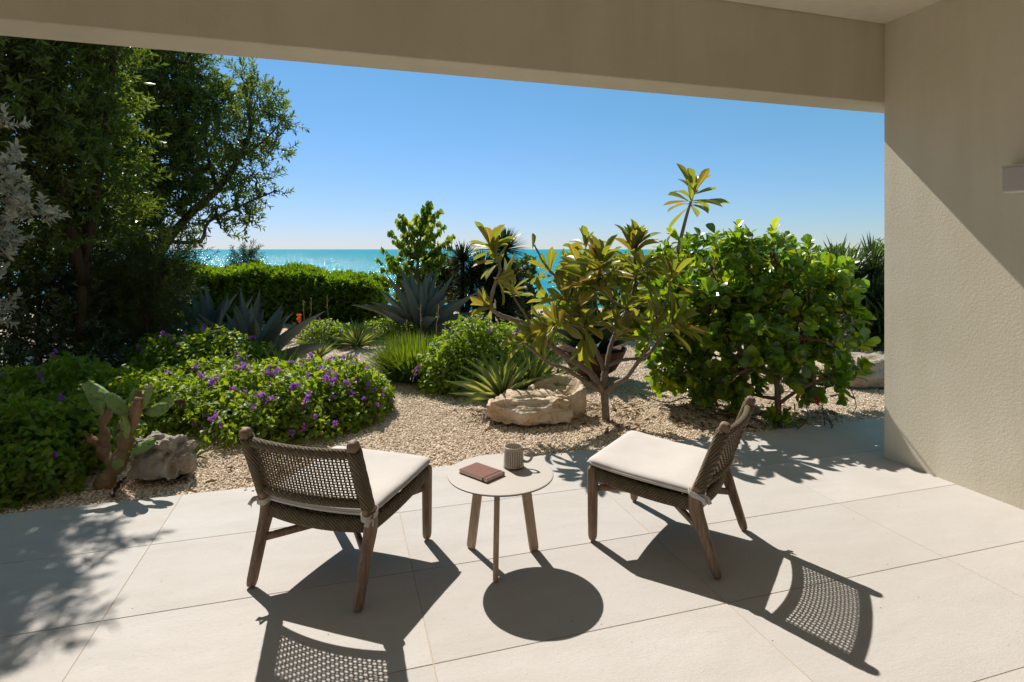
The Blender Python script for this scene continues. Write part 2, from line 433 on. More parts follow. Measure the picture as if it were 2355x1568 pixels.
# house: side wall, beam, ceiling, back wall with glazing
ZB, ZC = 2.46, 3.01
house = empty('house', P0, math.atan2(.287, .958))
tag(house, 'sand stucco villa terrace with deep beam, pale ceiling and side wall', 'house')
hbox(MB(), 0, .28, -5.2, 0, -.1, 3.35).build('wall', M['stucco'], house)
hbox(MB(), -10.5, 3.4, .002, .238, ZB, 3.35, .006).build('beam', M['stucco'], house)
hbox(MB(), -10.5, -.002, -5.2, -.002, ZC, 3.34).build('ceiling', M['ceiling'], house)
hbox(MB(), -10.5, .26, -5.5, -5.203, -.1, 3.33).build('back_wall', M['stucco'], house)
gd = hbox(MB(), -8.4, -1.2, -5.2, -5.16, 0.01, 2.4).build('glass_door', M['glassdoor'], house)
for u in (-8.4, -6.0, -3.6, -1.2): hbox(MB(), u - .03, u + .03, -5.159, -5.11, 0.012, 2.42).build('door_frame', M['lamp'], gd)

# wall lamp at the right
lp = P0 + VB * -.914
lamp = empty('wall_lamp', (lp.x, lp.y, 1.757), math.atan2(.287, .958))
tag(lamp, 'pale grey box-shaped lamp fixed to the sand stucco wall', 'lamp')
hbox(MB(), -.085, -.004, -.34, .12, .012, .140, .003).build('body', M['lamp'], lamp)
hbox(MB(), -.088, -.004, -.343, .123, .141, .152, .002).build('top_plate', M['lamp'], lamp)
hbox(MB(), -.080, -.008, -.335, .115, 0, .011, .002).build('diffuser', M['diffuser'], lamp)

# ---------------------------------------------------------------- lounge chairs
HW = .262                                      # half distance between the legs
def post_y(z): return .105 - (z - .31) * .374
def build_chair():
    root = empty('lounge_chair')
    for sx in (-1, 1):
        x = sx * HW
        pts = [(x, 0, .006), (x, .012, .04), (x, .062, .19), (x, .098, .29), (x, post_y(.35), .35), (x, post_y(.5), .5), (x, post_y(.66), .66), (x, post_y(.690), .690)]
        P = smooth_path(pts, 6); rad = []
        for p in P:
            z = p[2]; k = np.interp(z, [0, .012, .03, .2, .29, .36, .5, .674, .684, .690], [.012, .017, .0195, .024, .034, .031, .024, .0235, .020, .012])
            w = np.interp(z, [0, .012, .03, .3, .674, .684, .690], [.012, .017, .0205, .022, .0225, .019, .011]); rad.append((w, k))
        MB().tube(P, rad, 16, up=(0, 1, 0), pw=3.2).build('back_leg', M['chairwood'], root, True)
        # front leg
        P = [(x * 1.03, .600, z) for z in (.006, .014, .03, .12, .25, .34, .357, .366, .370)]
        rad = [(.012, .012), (.0175, .0175), (.0205, .0205), (.0215, .0225), (.022, .024), (.0225, .025), (.0215, .024), (.017, .019), (.009, .011)]
        MB().tube(P, rad, 16, up=(0, 1, 0), pw=3.0).build('front_leg', M['chairwood'], root, True)
        # rope sleeve on the back post
        zs = np.linspace(.384, .654, 14)
        P = [(x, post_y(z), z) for z in zs]; rad = [(.0265 + .001 * math.sin(i * 2.2), .0285) for i in range(14)]
        MB().tube(P, rad, 16, up=(0, 1, 0), pw=2.6).build('rope_post_wrap', M['rope'], root, True)
        # side rail
        ys = np.linspace(.585, .10, 12)
        P = [(x * (1.03 - .03 * i / 11) , y, .338 - .036 * (i / 11) - .012 * math.sin(math.pi * i / 11)) for i, y in enumerate(ys)]
        MB().tube(P, [(.019, .031)] * 12, 14, pw=2.8).build('side_rail', M['rope'], root, True)
    def bow(y0, z0, b, drop, n=15, inset=.0):
        return [((-HW + inset) + 2 * (HW - inset) * i / (n - 1), y0 - b * (1 - (2 * i / (n - 1) - 1) ** 2), z0 - drop * (1 - (2 * i / (n - 1) - 1) ** 2)) for i in range(n)]
    MB().tube(bow(.585, .336, -.004, .010), [(.019, .029)] * 15, 14, pw=2.8).build('front_rail', M['rope'], root, True)
    MB().tube(bow(.105, .300, .022, .012), [(.020, .031)] * 15, 14, pw=2.8).build('rear_rail', M['rope'], root, True)
    MB().tube(bow(post_y(.634), .634, .026, .006), [(.0165, .0195)] * 15, 14, pw=2.4).build('top_rail', M['rope'], root, True)
    MB().tube(bow(post_y(.402), .402, .040, -.002), [(.0165, .0195)] * 15, 14, pw=2.4).build('lower_back_rail', M['rope'], root, True)
    # woven panels
    def weave(surf, nu, nv, ru, rv, amp, seg):
        mb = MB()
        for i in range(nu):                   # strands running up
            u = (i + .5) / nu; pts = []; m = nv * seg
            for k in range(m + 1):
                v = k / m; p, nn = surf(u, v); pts.append(p + nn * amp * math.cos(math.pi * (v * nv) + math.pi * (i % 2)))
            mb.tube(pts, [(ru, ru * .72)] * len(pts), 5, cap=False, up=(0, 1, 0.01))
        for j in range(nv):
            v = (j + .5) / nv; pts = []; m = nu * 2
            for k in range(m + 1):
                u = k / m; p, nn = surf(u, v); pts.append(p - nn * amp * math.cos(math.pi * (u * nu) + math.pi * (j % 2)))
            mb.tube(pts, [(rv, rv)] * len(pts), 4, cap=False)
        return mb
    def back_surf(u, v):
        x = (-HW + .024) + 2 * (HW - .024) * u; k = 1 - (x / HW) ** 2; z = .416 + .210 * v
        y = post_y(z) - (.040 - .014 * v) * k
        return Vector((x, y, z - .006 * v * k)), Vector((0, 1, .37)).normalized()
    weave(back_surf, 27, 16, .0043, .0030, .0024, 2).build('woven_back', M['rope'], root, True)
    def seat_surf(u, v):
        x = (-HW + .016) + 2 * (HW - .016) * u; y = .10 + .48 * v
        k = (1 - (2 * u - 1) ** 2) * (1 - (2 * v - 1) ** 2)
        return Vector((x, y - .02 * (1 - v) * (1 - (2 * u - 1) ** 2), .318 + .03 * v - .020 * k)), Vector((0, 0, 1))
    weave(seat_surf, 20, 20, .0075, .0075, .003, 2).build('woven_seat', M['rope'], root, True)
    # crossed stretchers
    for sx in (-1, 1):
        a = Vector((sx * HW * .98, .066, .185)); b = Vector((-sx * HW * .98, .585, .262 if sx > 0 else .262))
        d = .013 * sx
        P = [a.lerp(b, t) + Vector((0, 0, d * math.sin(math.pi * t))) for t in np.linspace(0, 1, 9)]
        MB().tube(P, [(.0125, .0165)] * 9, 12, pw=2.8).build('stretcher', M['chairwood'], root, True)
    return root
def build_cushion():
    root = empty('seat_cushion')
    n = 34; mb = MB()
    def pt(a, b, top):
        x = .285 * a * (1 - .02 * (1 - b)); y = .355 + .272 * b
        if abs(a) > .93 and abs(b) > .93: x *= .992; y = .355 + .270 * b
        e = max(0, (1 - abs(a) ** 14)) * max(0, (1 - abs(b) ** 14)); h = .023 * e ** .42
        sag = -.016 * (1 - a * a) * (1 - b * b)
        base = .374 + .006 * b + (.012 if b > .0 else 0) * b * b - .012 * (1 - b) * .5
        w = .0022 * noise.noise(Vector((a * 2.4, b * 2.4, 3.1))) + .0012 * noise.noise(Vector((a * 7, b * 7, .7)))
        crown = .010 * (1 - a ** 4) * (1 - b ** 4)
        if b < -.55: y += 0; base -= .010 * (1 - a * a) * (-b - .55) / .45
        return (x, y - (.010 * (1 - a * a) if b < -.5 else 0) * (-b - .5) * 2 * (1 if b < -.5 else 0), base + sag + (h + crown + w if top else -h * .9))
    s = np.sign(np.linspace(-1, 1, n)) * (1 - (1 - np.abs(np.linspace(-1, 1, n))) ** 1.7)
    V = [pt(a, b, True) for b in s for a in s] + [pt(a, b, False) for b in s for a in s]
    q = lambda i, j: i * n + j; F = []
    for i in range(n - 1):
        for j in range(n - 1):
            F.append((q(i, j), q(i, j + 1), q(i + 1, j + 1), q(i + 1, j)))
            o = n * n; F.append((o + q(i, j), o + q(i + 1, j), o + q(i + 1, j + 1), o + q(i, j + 1)))
    mb.add(V, np.array(F)); body = mb.build('cushion_body', M['fabric'], root, True)
    # piping seam round the edge
    ring = [pt(a, -1, False) for a in s] + [pt(1, b, False) for b in s[1:]] + [pt(a, 1, False) for a in s[::-1][1:]] + [pt(-1, b, False) for b in s[::-1][1:]]
    MB().tube(ring, .0024, 6, cap=False).build('piping', M['fabric'], root, True)
    # tie straps looped round the back legs
    for sx in (-1, 1):
        x = sx * HW; z0 = .352; y0 = post_y(z0); P = []
        for k in range(25):
            t = 2 * math.pi * k / 24; c, s_ = math.cos(t), math.sin(t)
            P.append((x + .027 * math.copysign(abs(c) ** .6, c), y0 + .036 * math.copysign(abs(s_) ** .6, s_), z0 + .010 * s_))
        mb = MB().tube(P, [(.0011, .0125)] * 25, 8, pw=4, cap=False)
        mb.tube(smooth_path([(x + sx * .026, y0 - .012, z0 - .002), (x + sx * .040, y0 - .035, z0 - .006), (x + sx * .045, y0 - .050, z0 - .022)], 4), [(.0011, .011)] * 9, 8, pw=4)
        mb.tube(smooth_path([(x + sx * .024, y0 - .016, z0), (x + sx * .030, y0 - .050, z0 + .004), (x + sx * .022, y0 - .062, z0 - .024)], 4), [(.0011, .010)] * 9, 8, pw=4)
        mb.build('tie_strap', M['fabric'], root, True)
    return root
def chair_pose(bl, br):                        # ground points of the back legs
    c = (bl + br) / 2; d = br - bl; return c, math.atan2(d.y, d.x)
bl, br = Vector((-1.134, 2.450, 0)), Vector((-.5957, 2.2748, 0)); cA, rA = chair_pose(bl, br)
bl2, br2 = Vector((.892, 2.494, 0)), Vector((1.204, 2.958, 0)); cB, rB = chair_pose(bl2, br2)
ch1 = build_chair(); cu1 = build_cushion()
ch2 = copy_tree(ch1); cu2 = copy_tree(cu1)
for o, c, r in ((ch1, cA, rA), (cu1, cA, rA), (ch2, cB, rB), (cu2, cB, rB)):
    o.location = c; o.rotation_euler = (0, 0, r)
tag(ch1, 'teak lounge chair with woven rope back, facing the sea beside the purple flower bed', 'chair', 'rope lounge chairs on the terrace')
tag(ch2, 'teak lounge chair with woven rope back, turned sideways toward the round table', 'chair', 'rope lounge chairs on the terrace')
tag(cu1, 'off-white seat cushion on the chair that faces the sea', 'cushion', 'chair cushions')
tag(cu2, 'off-white seat cushion on the chair turned sideways by the wall', 'cushion', 'chair cushions')

# ---------------------------------------------------------------- table, notebook, mug
TC = Vector((-.053, 2.668, 0)); TZ = .404
tb = empty('side_table', TC); tag(tb, 'low round table with warm grey top and three splayed oak legs', 'table')
top = MB().lathe([(.001, TZ), (.2425, TZ), (.2455, TZ - .0015), (.2462, TZ - .004)], 96).build('table_top', M['tabletop'], tb, False)
MB().lathe([(.001, TZ - .0125), (.236, TZ - .0125), (.2455, TZ - .0075), (.2462, TZ - .0042)], 96).build('table_edge', M['tableedge'], top, False)
for a in (26, 145, 264):
    r = math.radians(a); e = Vector((math.cos(r), math.sin(r), 0))
    P = [e * (.178 - .058 * z / .39) + Vector((0, 0, z)) for z in (.002, .008, .02, .15, .3, .3915)]
    MB().tube(P, [(.0085, .019), (.0105, .0225), (.0112, .0235), (.0115, .024), (.0118, .0245), (.0118, .0245)], 16, up=tuple(e), pw=4).build('leg', M['tablewood'], tb, True)
# notebook
nbk = empty('notebook', (-.141, 2.648, TZ), math.atan2(-.119, .136))
tag(nbk, 'closed brown leather notebook with dark elastic lying on the round table', 'book')
L2, W2 = .090, .0605
MB().box(-L2, L2, -W2, W2, .0003, .0022, .0006).build('back_cover', M['leather'], nbk)
MB().box(-L2, L2, -W2, W2, .0152, .0176, .0010).build('front_cover', M['leather'], nbk)
MB().tube([(-L2 + .001, W2 - .001, .0088), (L2 - .001, W2 - .001, .0088)], [(.0020, .0083)] * 2, 12, pw=2.4).build('spine', M['leather'], nbk, True)
MB().box(-L2 + .003, L2 - .003, -W2 + .003, W2 - .003, .0023, .0151, .0004).build('pages', M['paper'], nbk)
mb = MB(); mb.box(L2 - .026, L2 - .020, -W2 - .0008, W2 + .0008, .0177, .0184); mb.box(L2 - .026, L2 - .020, -W2 - .0014, -W2 - .0006, .0002, .0183)
mb.build('elastic_band', M['band'], nbk)
# mug
def m_mug():
    t = NT('striped stoneware'); o = t.obj(); x, y, z = t.sep(o)
    ang = t.math('ARCTAN2', y, x)
    wob = t.math('MULTIPLY', t.math('SUBTRACT', t.noise(o, 28, 2), .5), .22)
    k = t.math('ABSOLUTE', t.math('SUBTRACT', t.math('FRACT', t.math('MULTIPLY', t.math('ADD', ang, wob), 26 / 6.2832)), .5))
    line = t.math('LESS_THAN', k, .12)
    band = t.math('MULTIPLY', t.math('GREATER_THAN', z, .012), t.math('LESS_THAN', z, .083))
    r2 = t.math('ADD', t.math('MULTIPLY', x, x), t.math('MULTIPLY', y, y))
    outer = t.math('GREATER_THAN', r2, .0408 ** 2)
    base = t.mixc(t.noise(o, 60, 3), (.46, .40, .33), (.56, .50, .42))
    inner = t.mixc(outer, (.55, .47, .34), base)
    col = t.mixc(t.math('MULTIPLY', t.math('MULTIPLY', line, band), outer), inner, (.075, .062, .05))
    col = t.mixc(t.math('LESS_THAN', z, .009), col, (.16, .10, .065))
    t.bsdf(col, .35, None, .5); return t.m
M['mug'] = m_mug()
mug = empty('mug', (.008, 2.738, TZ)); tag(mug, 'grey stoneware mug with thin dark vertical stripes standing on the round table', 'mug')
MB().lathe([(.044, .0004), (.0492, .003), (.0497, .009), (.0487, .012), (.0470, .05), (.0447, .086), (.0440, .0975), (.0428, .0995), (.0413, .098), (.0408, .09), (.0428, .05), (.044, .012), (.001, .008)], 56).build('mug_body', M['mug'], mug, True)
P = smooth_path([(.0435, 0, .084), (.058, 0, .089), (.078, 0, .082), (.0875, 0, .062), (.083, 0, .041), (.067, 0, .028), (.0465, 0, .030)], 5)
MB().tube(P, [(.0068, .0042)] * len(P), 12, up=(0, 1, 0)).build('handle', M['lamp'], mug, True)
mug.rotation_euler = (0, 0, math.radians(-6))

# ---------------------------------------------------------------- foliage tools
def T(v, f): return np.array(v, float), [np.array(a) for a in f]
KITE = T([(0, 0, 0), (.5, .45, .10), (0, 1, -.05), (-.5, .45, .10)], [[(0, 1, 2), (0, 2, 3)]])
OVAL = T([(0, 0, 0), (.36, .22, .09), (.5, .5, .10), (.30, .82, .04), (0, 1, -.08), (-.30, .82, .04), (-.5, .5, .10), (-.36, .22, .09), (0, .5, 0)],
         [[(0, 1, 8), (1, 2, 8), (2, 3, 8), (3, 4, 8), (4, 5, 8), (5, 6, 8), (6, 7, 8), (7, 0, 8)]])
HEART = T([(0, 0, 0), (.42, .02, .06), (.52, .30, .09), (.28, .70, .02), (0, 1, -.16), (-.28, .70, .02), (-.52, .30, .09), (-.42, .02, .06), (0, .4, 0)],
          [[(0, 1, 8), (1, 2, 8), (2, 3, 8), (3, 4, 8), (4, 5, 8), (5, 6, 8), (6, 7, 8), (7, 0, 8)]])
def basis(y, z):
    y = nrm(y); z = nrm(z - y * (y * z).sum(-1, keepdims=True)); x = np.cross(y, z); return np.stack([x, y, z], 1)   # rows
def leaves_np(tpl, pos, y, z, L, Wd):
    v, fs = tpl; n = len(pos); B = basis(y, z)
    s = np.stack([np.broadcast_to(Wd, n), np.broadcast_to(L, n), np.broadcast_to(L, n)], 1)
    V = (v[None] * s[:, None]) @ B + pos[:, None]
    F = [(f[None] + (np.arange(n) * len(v))[:, None, None]).reshape(-1, f.shape[1]) for f in fs]
    return V.reshape(-1, 3), F
def sprigs(base, dirs, tl, k, ang=(35, 75), lean=0.0):
    """leaves spiralled along short twigs -> pos, leaf direction, leaf normal"""
    m = len(base); t = nrm(dirs); h = nrm(np.cross(t, rdir(m))); g = np.cross(t, h)
    u = np.tile(np.linspace(.12, 1, k), (m, 1)); a = np.arange(k)[None] * 2.39996 + rng.uniform(0, 6.28, (m, 1))
    tl = np.broadcast_to(np.asarray(tl, float).reshape(-1, 1), (m, 1))
    pos = base[:, None] + t[:, None] * (u * tl)[..., None]
    rad = np.cos(a)[..., None] * h[:, None] + np.sin(a)[..., None] * g[:, None]
    th = np.radians(rng.uniform(ang[0], ang[1], (m, k))) * (1.15 - .5 * u)
    y = t[:, None] * np.cos(th)[..., None] + rad * np.sin(th)[..., None] + rng.normal(0, .12, (m, k, 3))
    y[..., 2] += lean
    z = t[:, None] * np.sin(th)[..., None] - rad * np.cos(th)[..., None] + rng.normal(0, .15, (m, k, 3))
    return pos.reshape(-1, 3), y.reshape(-1, 3), z.reshape(-1, 3)
def leaf_part(name, parent, tpl, pos, y, z, L, Wd, mat, stuff=True):
    V, F = leaves_np(tpl, pos, y, z, L, Wd)
    o = link(name, mesh_np(name, V, F, mat), parent, None, True)
    if stuff: kind(o, 'stuff')
    return o
def in_blobs(blobs, n, shell=.55):
    """points in ellipsoids (centre, radii); returns points and outward directions"""
    vol = np.array([b[1][0] * b[1][1] * b[1][2] for b in blobs]) ** .8; idx = rng.choice(len(blobs), n, p=vol / vol.sum())
    c = np.array([tuple(b[0]) for b in blobs])[idx]; r = np.array([b[1] for b in blobs])[idx]
    d = rdir(n); s = shell + (1 - shell) * rng.random((n, 1)) ** .6
    s *= 1 + .18 * np.sin(d[:, :1] * 5 + c[:, :1] * 9) * np.sin(d[:, 2:] * 6 + c[:, 1:2] * 4)
    return c + d * r * s, nrm(d / r), idx
def leaf_objects(parent, me, pos, y, z, L, Wd, name='leaf'):
    B = basis(y, z); n = len(pos); L = np.broadcast_to(L, n); Wd = np.broadcast_to(Wd, n); inv = Matrix.Translation(-Vector(parent.location))
    for i in range(n):
        b = B[i]; m = Matrix(((b[0][0] * Wd[i], b[1][0] * L[i], b[2][0] * L[i], pos[i][0]), (b[0][1] * Wd[i], b[1][1] * L[i], b[2][1] * L[i], pos[i][1]),
                              (b[0][2] * Wd[i], b[1][2] * L[i], b[2][2] * L[i], pos[i][2]), (0, 0, 0, 1)))
        mm = me[i % len(me)] if isinstance(me, list) else me
        o = bpy.data.objects.new(name, mm); C.objects.link(o); o.parent = parent; o.matrix_parent_inverse = inv; o.matrix_basis = m
def wiggle(a, b, n=5, amp=.06, sag=0.0):
    a, b = Vector(a), Vector(b); L = (b - a).length; P = []
    for i in range(n + 1):
        t = i / n; j = Vector(rng.normal(0, amp * L, 3)) * math.sin(math.pi * t); P.append(a.lerp(b, t) + j + Vector((0, 0, sag * L * math.sin(math.pi * t))))
    return P
def blades_np(base, dirs, L, Wd, droop, seg=4, fold=.25):
    """narrow arching strap leaves, two strips with a V fold"""
    n = len(base); d = nrm(dirs); side = nrm(np.cross(d, np.array([0, 0, 1.0])) + 1e-4)
    L = np.broadcast_to(L, n)[:, None]; Wd = np.broadcast_to(Wd, n)[:, None]; dr = np.broadcast_to(droop, n)[:, None]
    rows = []; p = base.copy(); cur = d.copy()
    prof = np.interp(np.linspace(0, 1, seg + 1), [0, .12, .45, .8, 1], [.55, .8, 1, .6, .02])
    for k in range(seg + 1):
        up = nrm(np.cross(side, cur)); w = Wd * prof[k] * .5
        rows.append(np.stack([p - side * w + up * w * fold, p, p + side * w + up * w * fold], 1))
        p = p + cur * L / seg; cur = nrm(cur + np.array([0, 0, -1.0]) * dr / seg)
    V = np.stack(rows, 1).reshape(n, -1, 3); f = []
    for k in range(seg):
        a = k * 3; f += [(a, a + 1, a + 4, a + 3), (a + 1, a + 2, a + 5, a + 4)]
    F = (np.array(f)[None] + (np.arange(n) * 3 * (seg + 1))[:, None, None]).reshape(-1, 4)
    return V.reshape(-1, 3), [F]
def strap_mesh(name, mat, curve=.25, fold=.18, seg=7, prof=None, thick=0.0):
    """one leaf along +Y, length 1, width 1 (x -.5...5), curving down in -Z; thick>0 adds a fleshy underside"""
    prof = prof or ([0, .10, .4, .75, 1], [.55, .8, 1, .62, .02]); V = []; F = []
    na = 5 if thick else 3
    xs = np.linspace(-1, 1, na)
    for k in range(seg + 1):
        t = k / seg; w = np.interp(t, *prof) * .5; cv = curve or 1e-3; y = math.sin(cv * t) / cv; z = -(1 - math.cos(cv * t)) / cv
        for x in xs: V.append((x * w, y, z + fold * w * .16 * (x * x)))
    def q(k, i): return k * na + i
    for k in range(seg):
        for i in range(na - 1): F.append((q(k, i), q(k, i + 1), q(k + 1, i + 1), q(k + 1, i)))
    if thick:
        o = len(V)
        for k in range(seg + 1):
            t = k / seg; th = thick * (1 - t) ** .7
            for i, x in enumerate(xs):
                v = V[q(k, i)]; V.append((v[0], v[1], v[2] - th * (1 - x * x) - .0005))
        for k in range(seg):
            for i in range(na - 1): F.append((o + q(k, i), o + q(k + 1, i), o + q(k + 1, i + 1), o + q(k, i + 1)))
    return mesh_np(name, V, [np.array(F)], mat, True)

# leaf materials (real leaf colours; backlight comes through the translucent share)
M['L_tree'] = m_leaf('buttonwood leaf', [(.050, .080, .016), (.080, .112, .018), (.038, .064, .018), (.11, .135, .022)], .40, (2.8, 2.7, .8), .38, .5)
M['L_air'] = m_leaf('airy tree leaf', [(.065, .105, .024), (.10, .140, .026), (.055, .085, .028), (.13, .165, .036)], .42, (2.6, 2.5, .8), .38, .5)
M['L_silver'] = m_leaf('silver leaf', [(.33, .33, .27), (.42, .41, .35), (.27, .27, .21)], .2, (1.2, 1.2, 1.0), .55, .4)
M['L_dark'] = m_leaf('dark shrub leaf', [(.025, .045, .014), (.04, .065, .016), (.055, .075, .018)], .25, (2.2, 2.2, .9), .3, .6)
M['L_feather'] = m_leaf('feathery leaf', [(.045, .070, .018), (.065, .090, .020), (.085, .105, .028)], .25, (2, 2, .9), .45, .4)
M['L_lant'] = m_leaf('lantana leaf', [(.105, .165, .018), (.145, .210, .018), (.085, .145, .020), (.19, .235, .020)], .38, (3.4, 3.1, .5), .5, .35)
M['L_hedge'] = m_leaf('hedge leaf', [(.080, .135, .012), (.105, .165, .014), (.065, .110, .014)], .38, (3.2, 3.1, .5), .34, .5)
M['L_hedge2'] = m_leaf('yellowing hedge leaf', [(.11, .165, .016), (.15, .19, .016), (.20, .17, .02), (.08, .145, .016)], .48, (2.8, 2.7, .6), .38, .5)
M['L_clusia'] = m_leaf('clusia leaf', [(.070, .130, .022), (.095, .160, .022), (.055, .105, .028), (.125, .185, .022), (.24, .25, .02)], .45, (3.3, 3.2, .5), .26, .55, rib=(.035, (.14, .22, .05)))
M['L_portia'] = m_leaf('heart leaf', [(.075, .125, .014), (.105, .160, .016), (.055, .095, .016), (.135, .18, .018), (.19, .20, .02)], .45, (3.2, 3.0, .6), .3, .5)
M['L_croton'] = m_leaf('mottled shrub leaf', [(.040, .080, .014), (.06, .10, .014), (.05, .085, .014), (.28, .21, .02), (.05, .09, .014), (.04, .075, .016)], .36, (2.2, 1.9, .7), .4, .4)
M['L_plum'] = m_leaf('plumeria leaf', [(.150, .175, .035), (.18, .195, .038), (.125, .165, .040), (.20, .185, .035), (.17, .12, .045)], .40, (2.4, 2.2, .6), .36, .5, rib=(.05, (.26, .27, .10)))
M['L_yucca'] = m_leaf('yucca blade', [(.022, .038, .016), (.035, .055, .022), (.05, .07, .03)], .15, (2, 2, 1), .35, .5)
M['L_palm'] = m_leaf('palm blade', [(.035, .06, .022), (.05, .08, .026), (.07, .10, .035)], .2, (2, 2, 1), .35, .5)
M['L_grass'] = m_leaf('grass blade', [(.085, .135, .018), (.115, .165, .02), (.065, .11, .02), (.15, .175, .03)], .34, (2.7, 2.6, .6), .45, .4)
M['L_agave'] = m_leaf('blue agave', [(.095, .124, .112), (.118, .146, .130), (.08, .106, .098)], 0, None, .5, .4)
M['L_agave2'] = m_leaf('green agave', [(.02, .05, .018), (.03, .065, .022)], 0, None, .4, .5)
M['L_varieg'] = m_leaf('cream edged blade', [(.14, .20, .075), (.17, .23, .085), (.11, .17, .07)], .32, (1.8, 1.8, 1), .4, .45, margin=(.30, (.62, .62, .34)))
M['L_orange'] = m_leaf('orange aloe blade', [(.28, .16, .03), (.20, .15, .03), (.34, .15, .03), (.12, .13, .03)], .25, (1.8, 1.6, .8), .45, .4)
M['purple'] = m_leaf('purple petal', [(.34, .11, .50), (.44, .18, .60), (.27, .08, .42)], .3, (1.7, 1.5, 1.7), .6, .2)
M['red'] = m_leaf('red petal', [(.55, .03, .05), (.65, .05, .06), (.45, .02, .04)], .3, (1.5, 1.5, 1.5), .6, .2)
M['orangefl'] = m_leaf('orange bloom', [(.7, .16, .03), (.8, .22, .04)], .3, (1.3, 1.3, 1.3), .6, .2)
def m_cactus():
    t = NT('prickly pear pad'); o = t.obj(); sp = t.voro(o, 5.5, rnd=.35)
    col = t.mixc(t.noise(o, 4, 3), (.14, .23, .055), (.20, .29, .08))
    col = t.mixc(t.math('LESS_THAN', sp, .20), col, (.07, .055, .03))
    t.bsdf(col, .5, t.bump(sp, .2, .02), .35); return t.m
M['cactus'] = m_cactus()
M['cactuswood'] = m_rock('corky cactus trunk', (.10, .06, .035), (.25, .15, .08), (.36, .24, .15))

# ---------------------------------------------------------------- rocks
def rock(name, c, size, rot, mat, seed, basin=None, sub=5, rough=.22, flat=.0):
    import bmesh
    bm = bmesh.new(); bmesh.ops.create_icosphere(bm, subdivisions=sub, radius=1)
    sd = Vector((seed * 7.3, seed * 3.1, seed * 1.7))
    for v in bm.verts:
        p = v.co.copy()
        n = noise.fractal(p * 1.3 + sd, 1.0, 2.1, 5) * rough + noise.fractal(p * 4 + sd, .9, 2.2, 4) * rough * .20
        rg = abs(noise.noise(p * 2.2 + sd * 2)) * rough * .7
        q = Vector([math.copysign(abs(k) ** .72, k) for k in p]) * .82 * (1 + n - rg)
        if flat: q.z = min(q.z, .72 + .25 * noise.noise(p * 2.5 + sd))
        q = Vector((q.x * size[0], q.y * size[1], q.z * size[2]))
        if basin:
            bx, by, ra, rb, dep = basin; e = ((q.x - bx) / ra) ** 2 + ((q.y - by) / rb) ** 2
            if e < 1.0 and q.z > 0: q.z -= dep * (1 - e ** 3) * 1.0
            elif e < 1.7 and q.z > 0: q.z += .02 * (1.7 - e)
        q.z = max(q.z, -.35 * size[2])
        v.co = q
    me = bpy.data.meshes.new(name); bm.to_mesh(me); bm.free(); me.materials.append(mat)
    for p in me.polygons: p.use_smooth = True
    o = link(name, me); o.location = c; o.rotation_euler = (0, 0, rot); return o
def basin_lobe(c, ra, rb, hz, tilt, seed):
    na = 96; rows = [(.80, -.06), (.92, .02), (1.0, .10), (1.03, .17), (1.02, .24), (1.0, .275), (.965, .292), (.92, .297), (.87, .290), (.81, .262), (.72, .222), (.58, .190), (.40, .172), (.2, .165), (.02, .163)]
    V = []; sd = Vector((seed, seed * 2.3, 1.1))
    for r, z in rows:
        for k in range(na):
            t = 2 * math.pi * k / na; x, y = math.cos(t), math.sin(t)
            n1 = noise.noise(Vector((x * 1.4, y * 1.4, z * 4)) + sd); n2 = noise.fractal(Vector((x * 4.5, y * 4.5, z * 14)) + sd, 1, 2.1, 4)
            f = 1 + .20 * n1 + .10 * n2 + .06 * math.copysign(abs(math.sin(2.5 * t + .6)) ** 3, math.sin(2.5 * t))
            if z > .15 and r < .9: f = 1 + .16 * n1 + .04 * n2
            zz = z * hz / .297 + tilt * y * rb * min(1, max(0, z * 4)) + (.030 * n2 + .045 * n1) * min(1, max(0, z * 5))
            V.append((c[0] + r * ra * x * f, c[1] + r * rb * y * f, zz))
    F = [(i * na + k, i * na + (k + 1) % na, (i + 1) * na + (k + 1) % na, (i + 1) * na + k) for i in range(len(rows) - 1) for k in range(na)]
    return V, F
def boulder_with_basin():
    a = rock('boulder', (.15, 4.90, .075), (.41, .31, .185), .10, M['rock'], 37, None, 6, .23, .0)
    m = Matrix.Translation(a.location) @ Matrix.Rotation(a.rotation_euler.z, 4, 'Z'); o = Vector((.25, 4.96, 0)); mb = MB()
    mb.add([tuple(m @ v.co - o) for v in a.data.vertices], np.array([tuple(p.vertices) for p in a.data.polygons])); bpy.data.objects.remove(a)
    V, F = basin_lobe((.39, 5.05), .25, .20, .250, .22, 4.0); mb.add(np.array(V) - np.array(tuple(o)), np.array(F))
    r = mb.build('boulder', M['rock'], None, True); r.location = o; return r
tag(boulder_with_basin(), 'golden limestone boulder with a hollowed basin beside the plumeria trunk', 'rock')
tag(rock('boulder', (-2.215, 3.66, .10), (.235, .18, .22), -.25, M['greyrock'], 9, None, 6, .36, .3), 'rugged grey limestone boulder beside the prickly pear', 'rock')
tag(rock('boulder', (3.95, 6.25, .10), (.62, .40, .27), .1, M['palerock'], 14, None, 5, .22, .6), 'low pale boulder lying under the dark palm by the wall', 'rock')
tag(rock('boulder', (-3.35, 7.05, .05), (.16, .13, .14), .4, M['palerock'], 21, None, 4, .24), 'small tan rock among the blue agaves', 'rock')
tag(rock('boulder', (-2.78, 7.62, .02), (.07, .06, .055), .4, M['greyrock'], 23, None, 3, .24), 'small grey stone on the gravel behind the broad blue-grey agave', 'rock')
tag(rock('boulder', (-1.05, 3.78, .0), (.040, .03, .028), .4, M['palerock'], 25, None, 3, .2), 'small pale stone on the gravel between flower mound and sea-facing chair', 'rock')

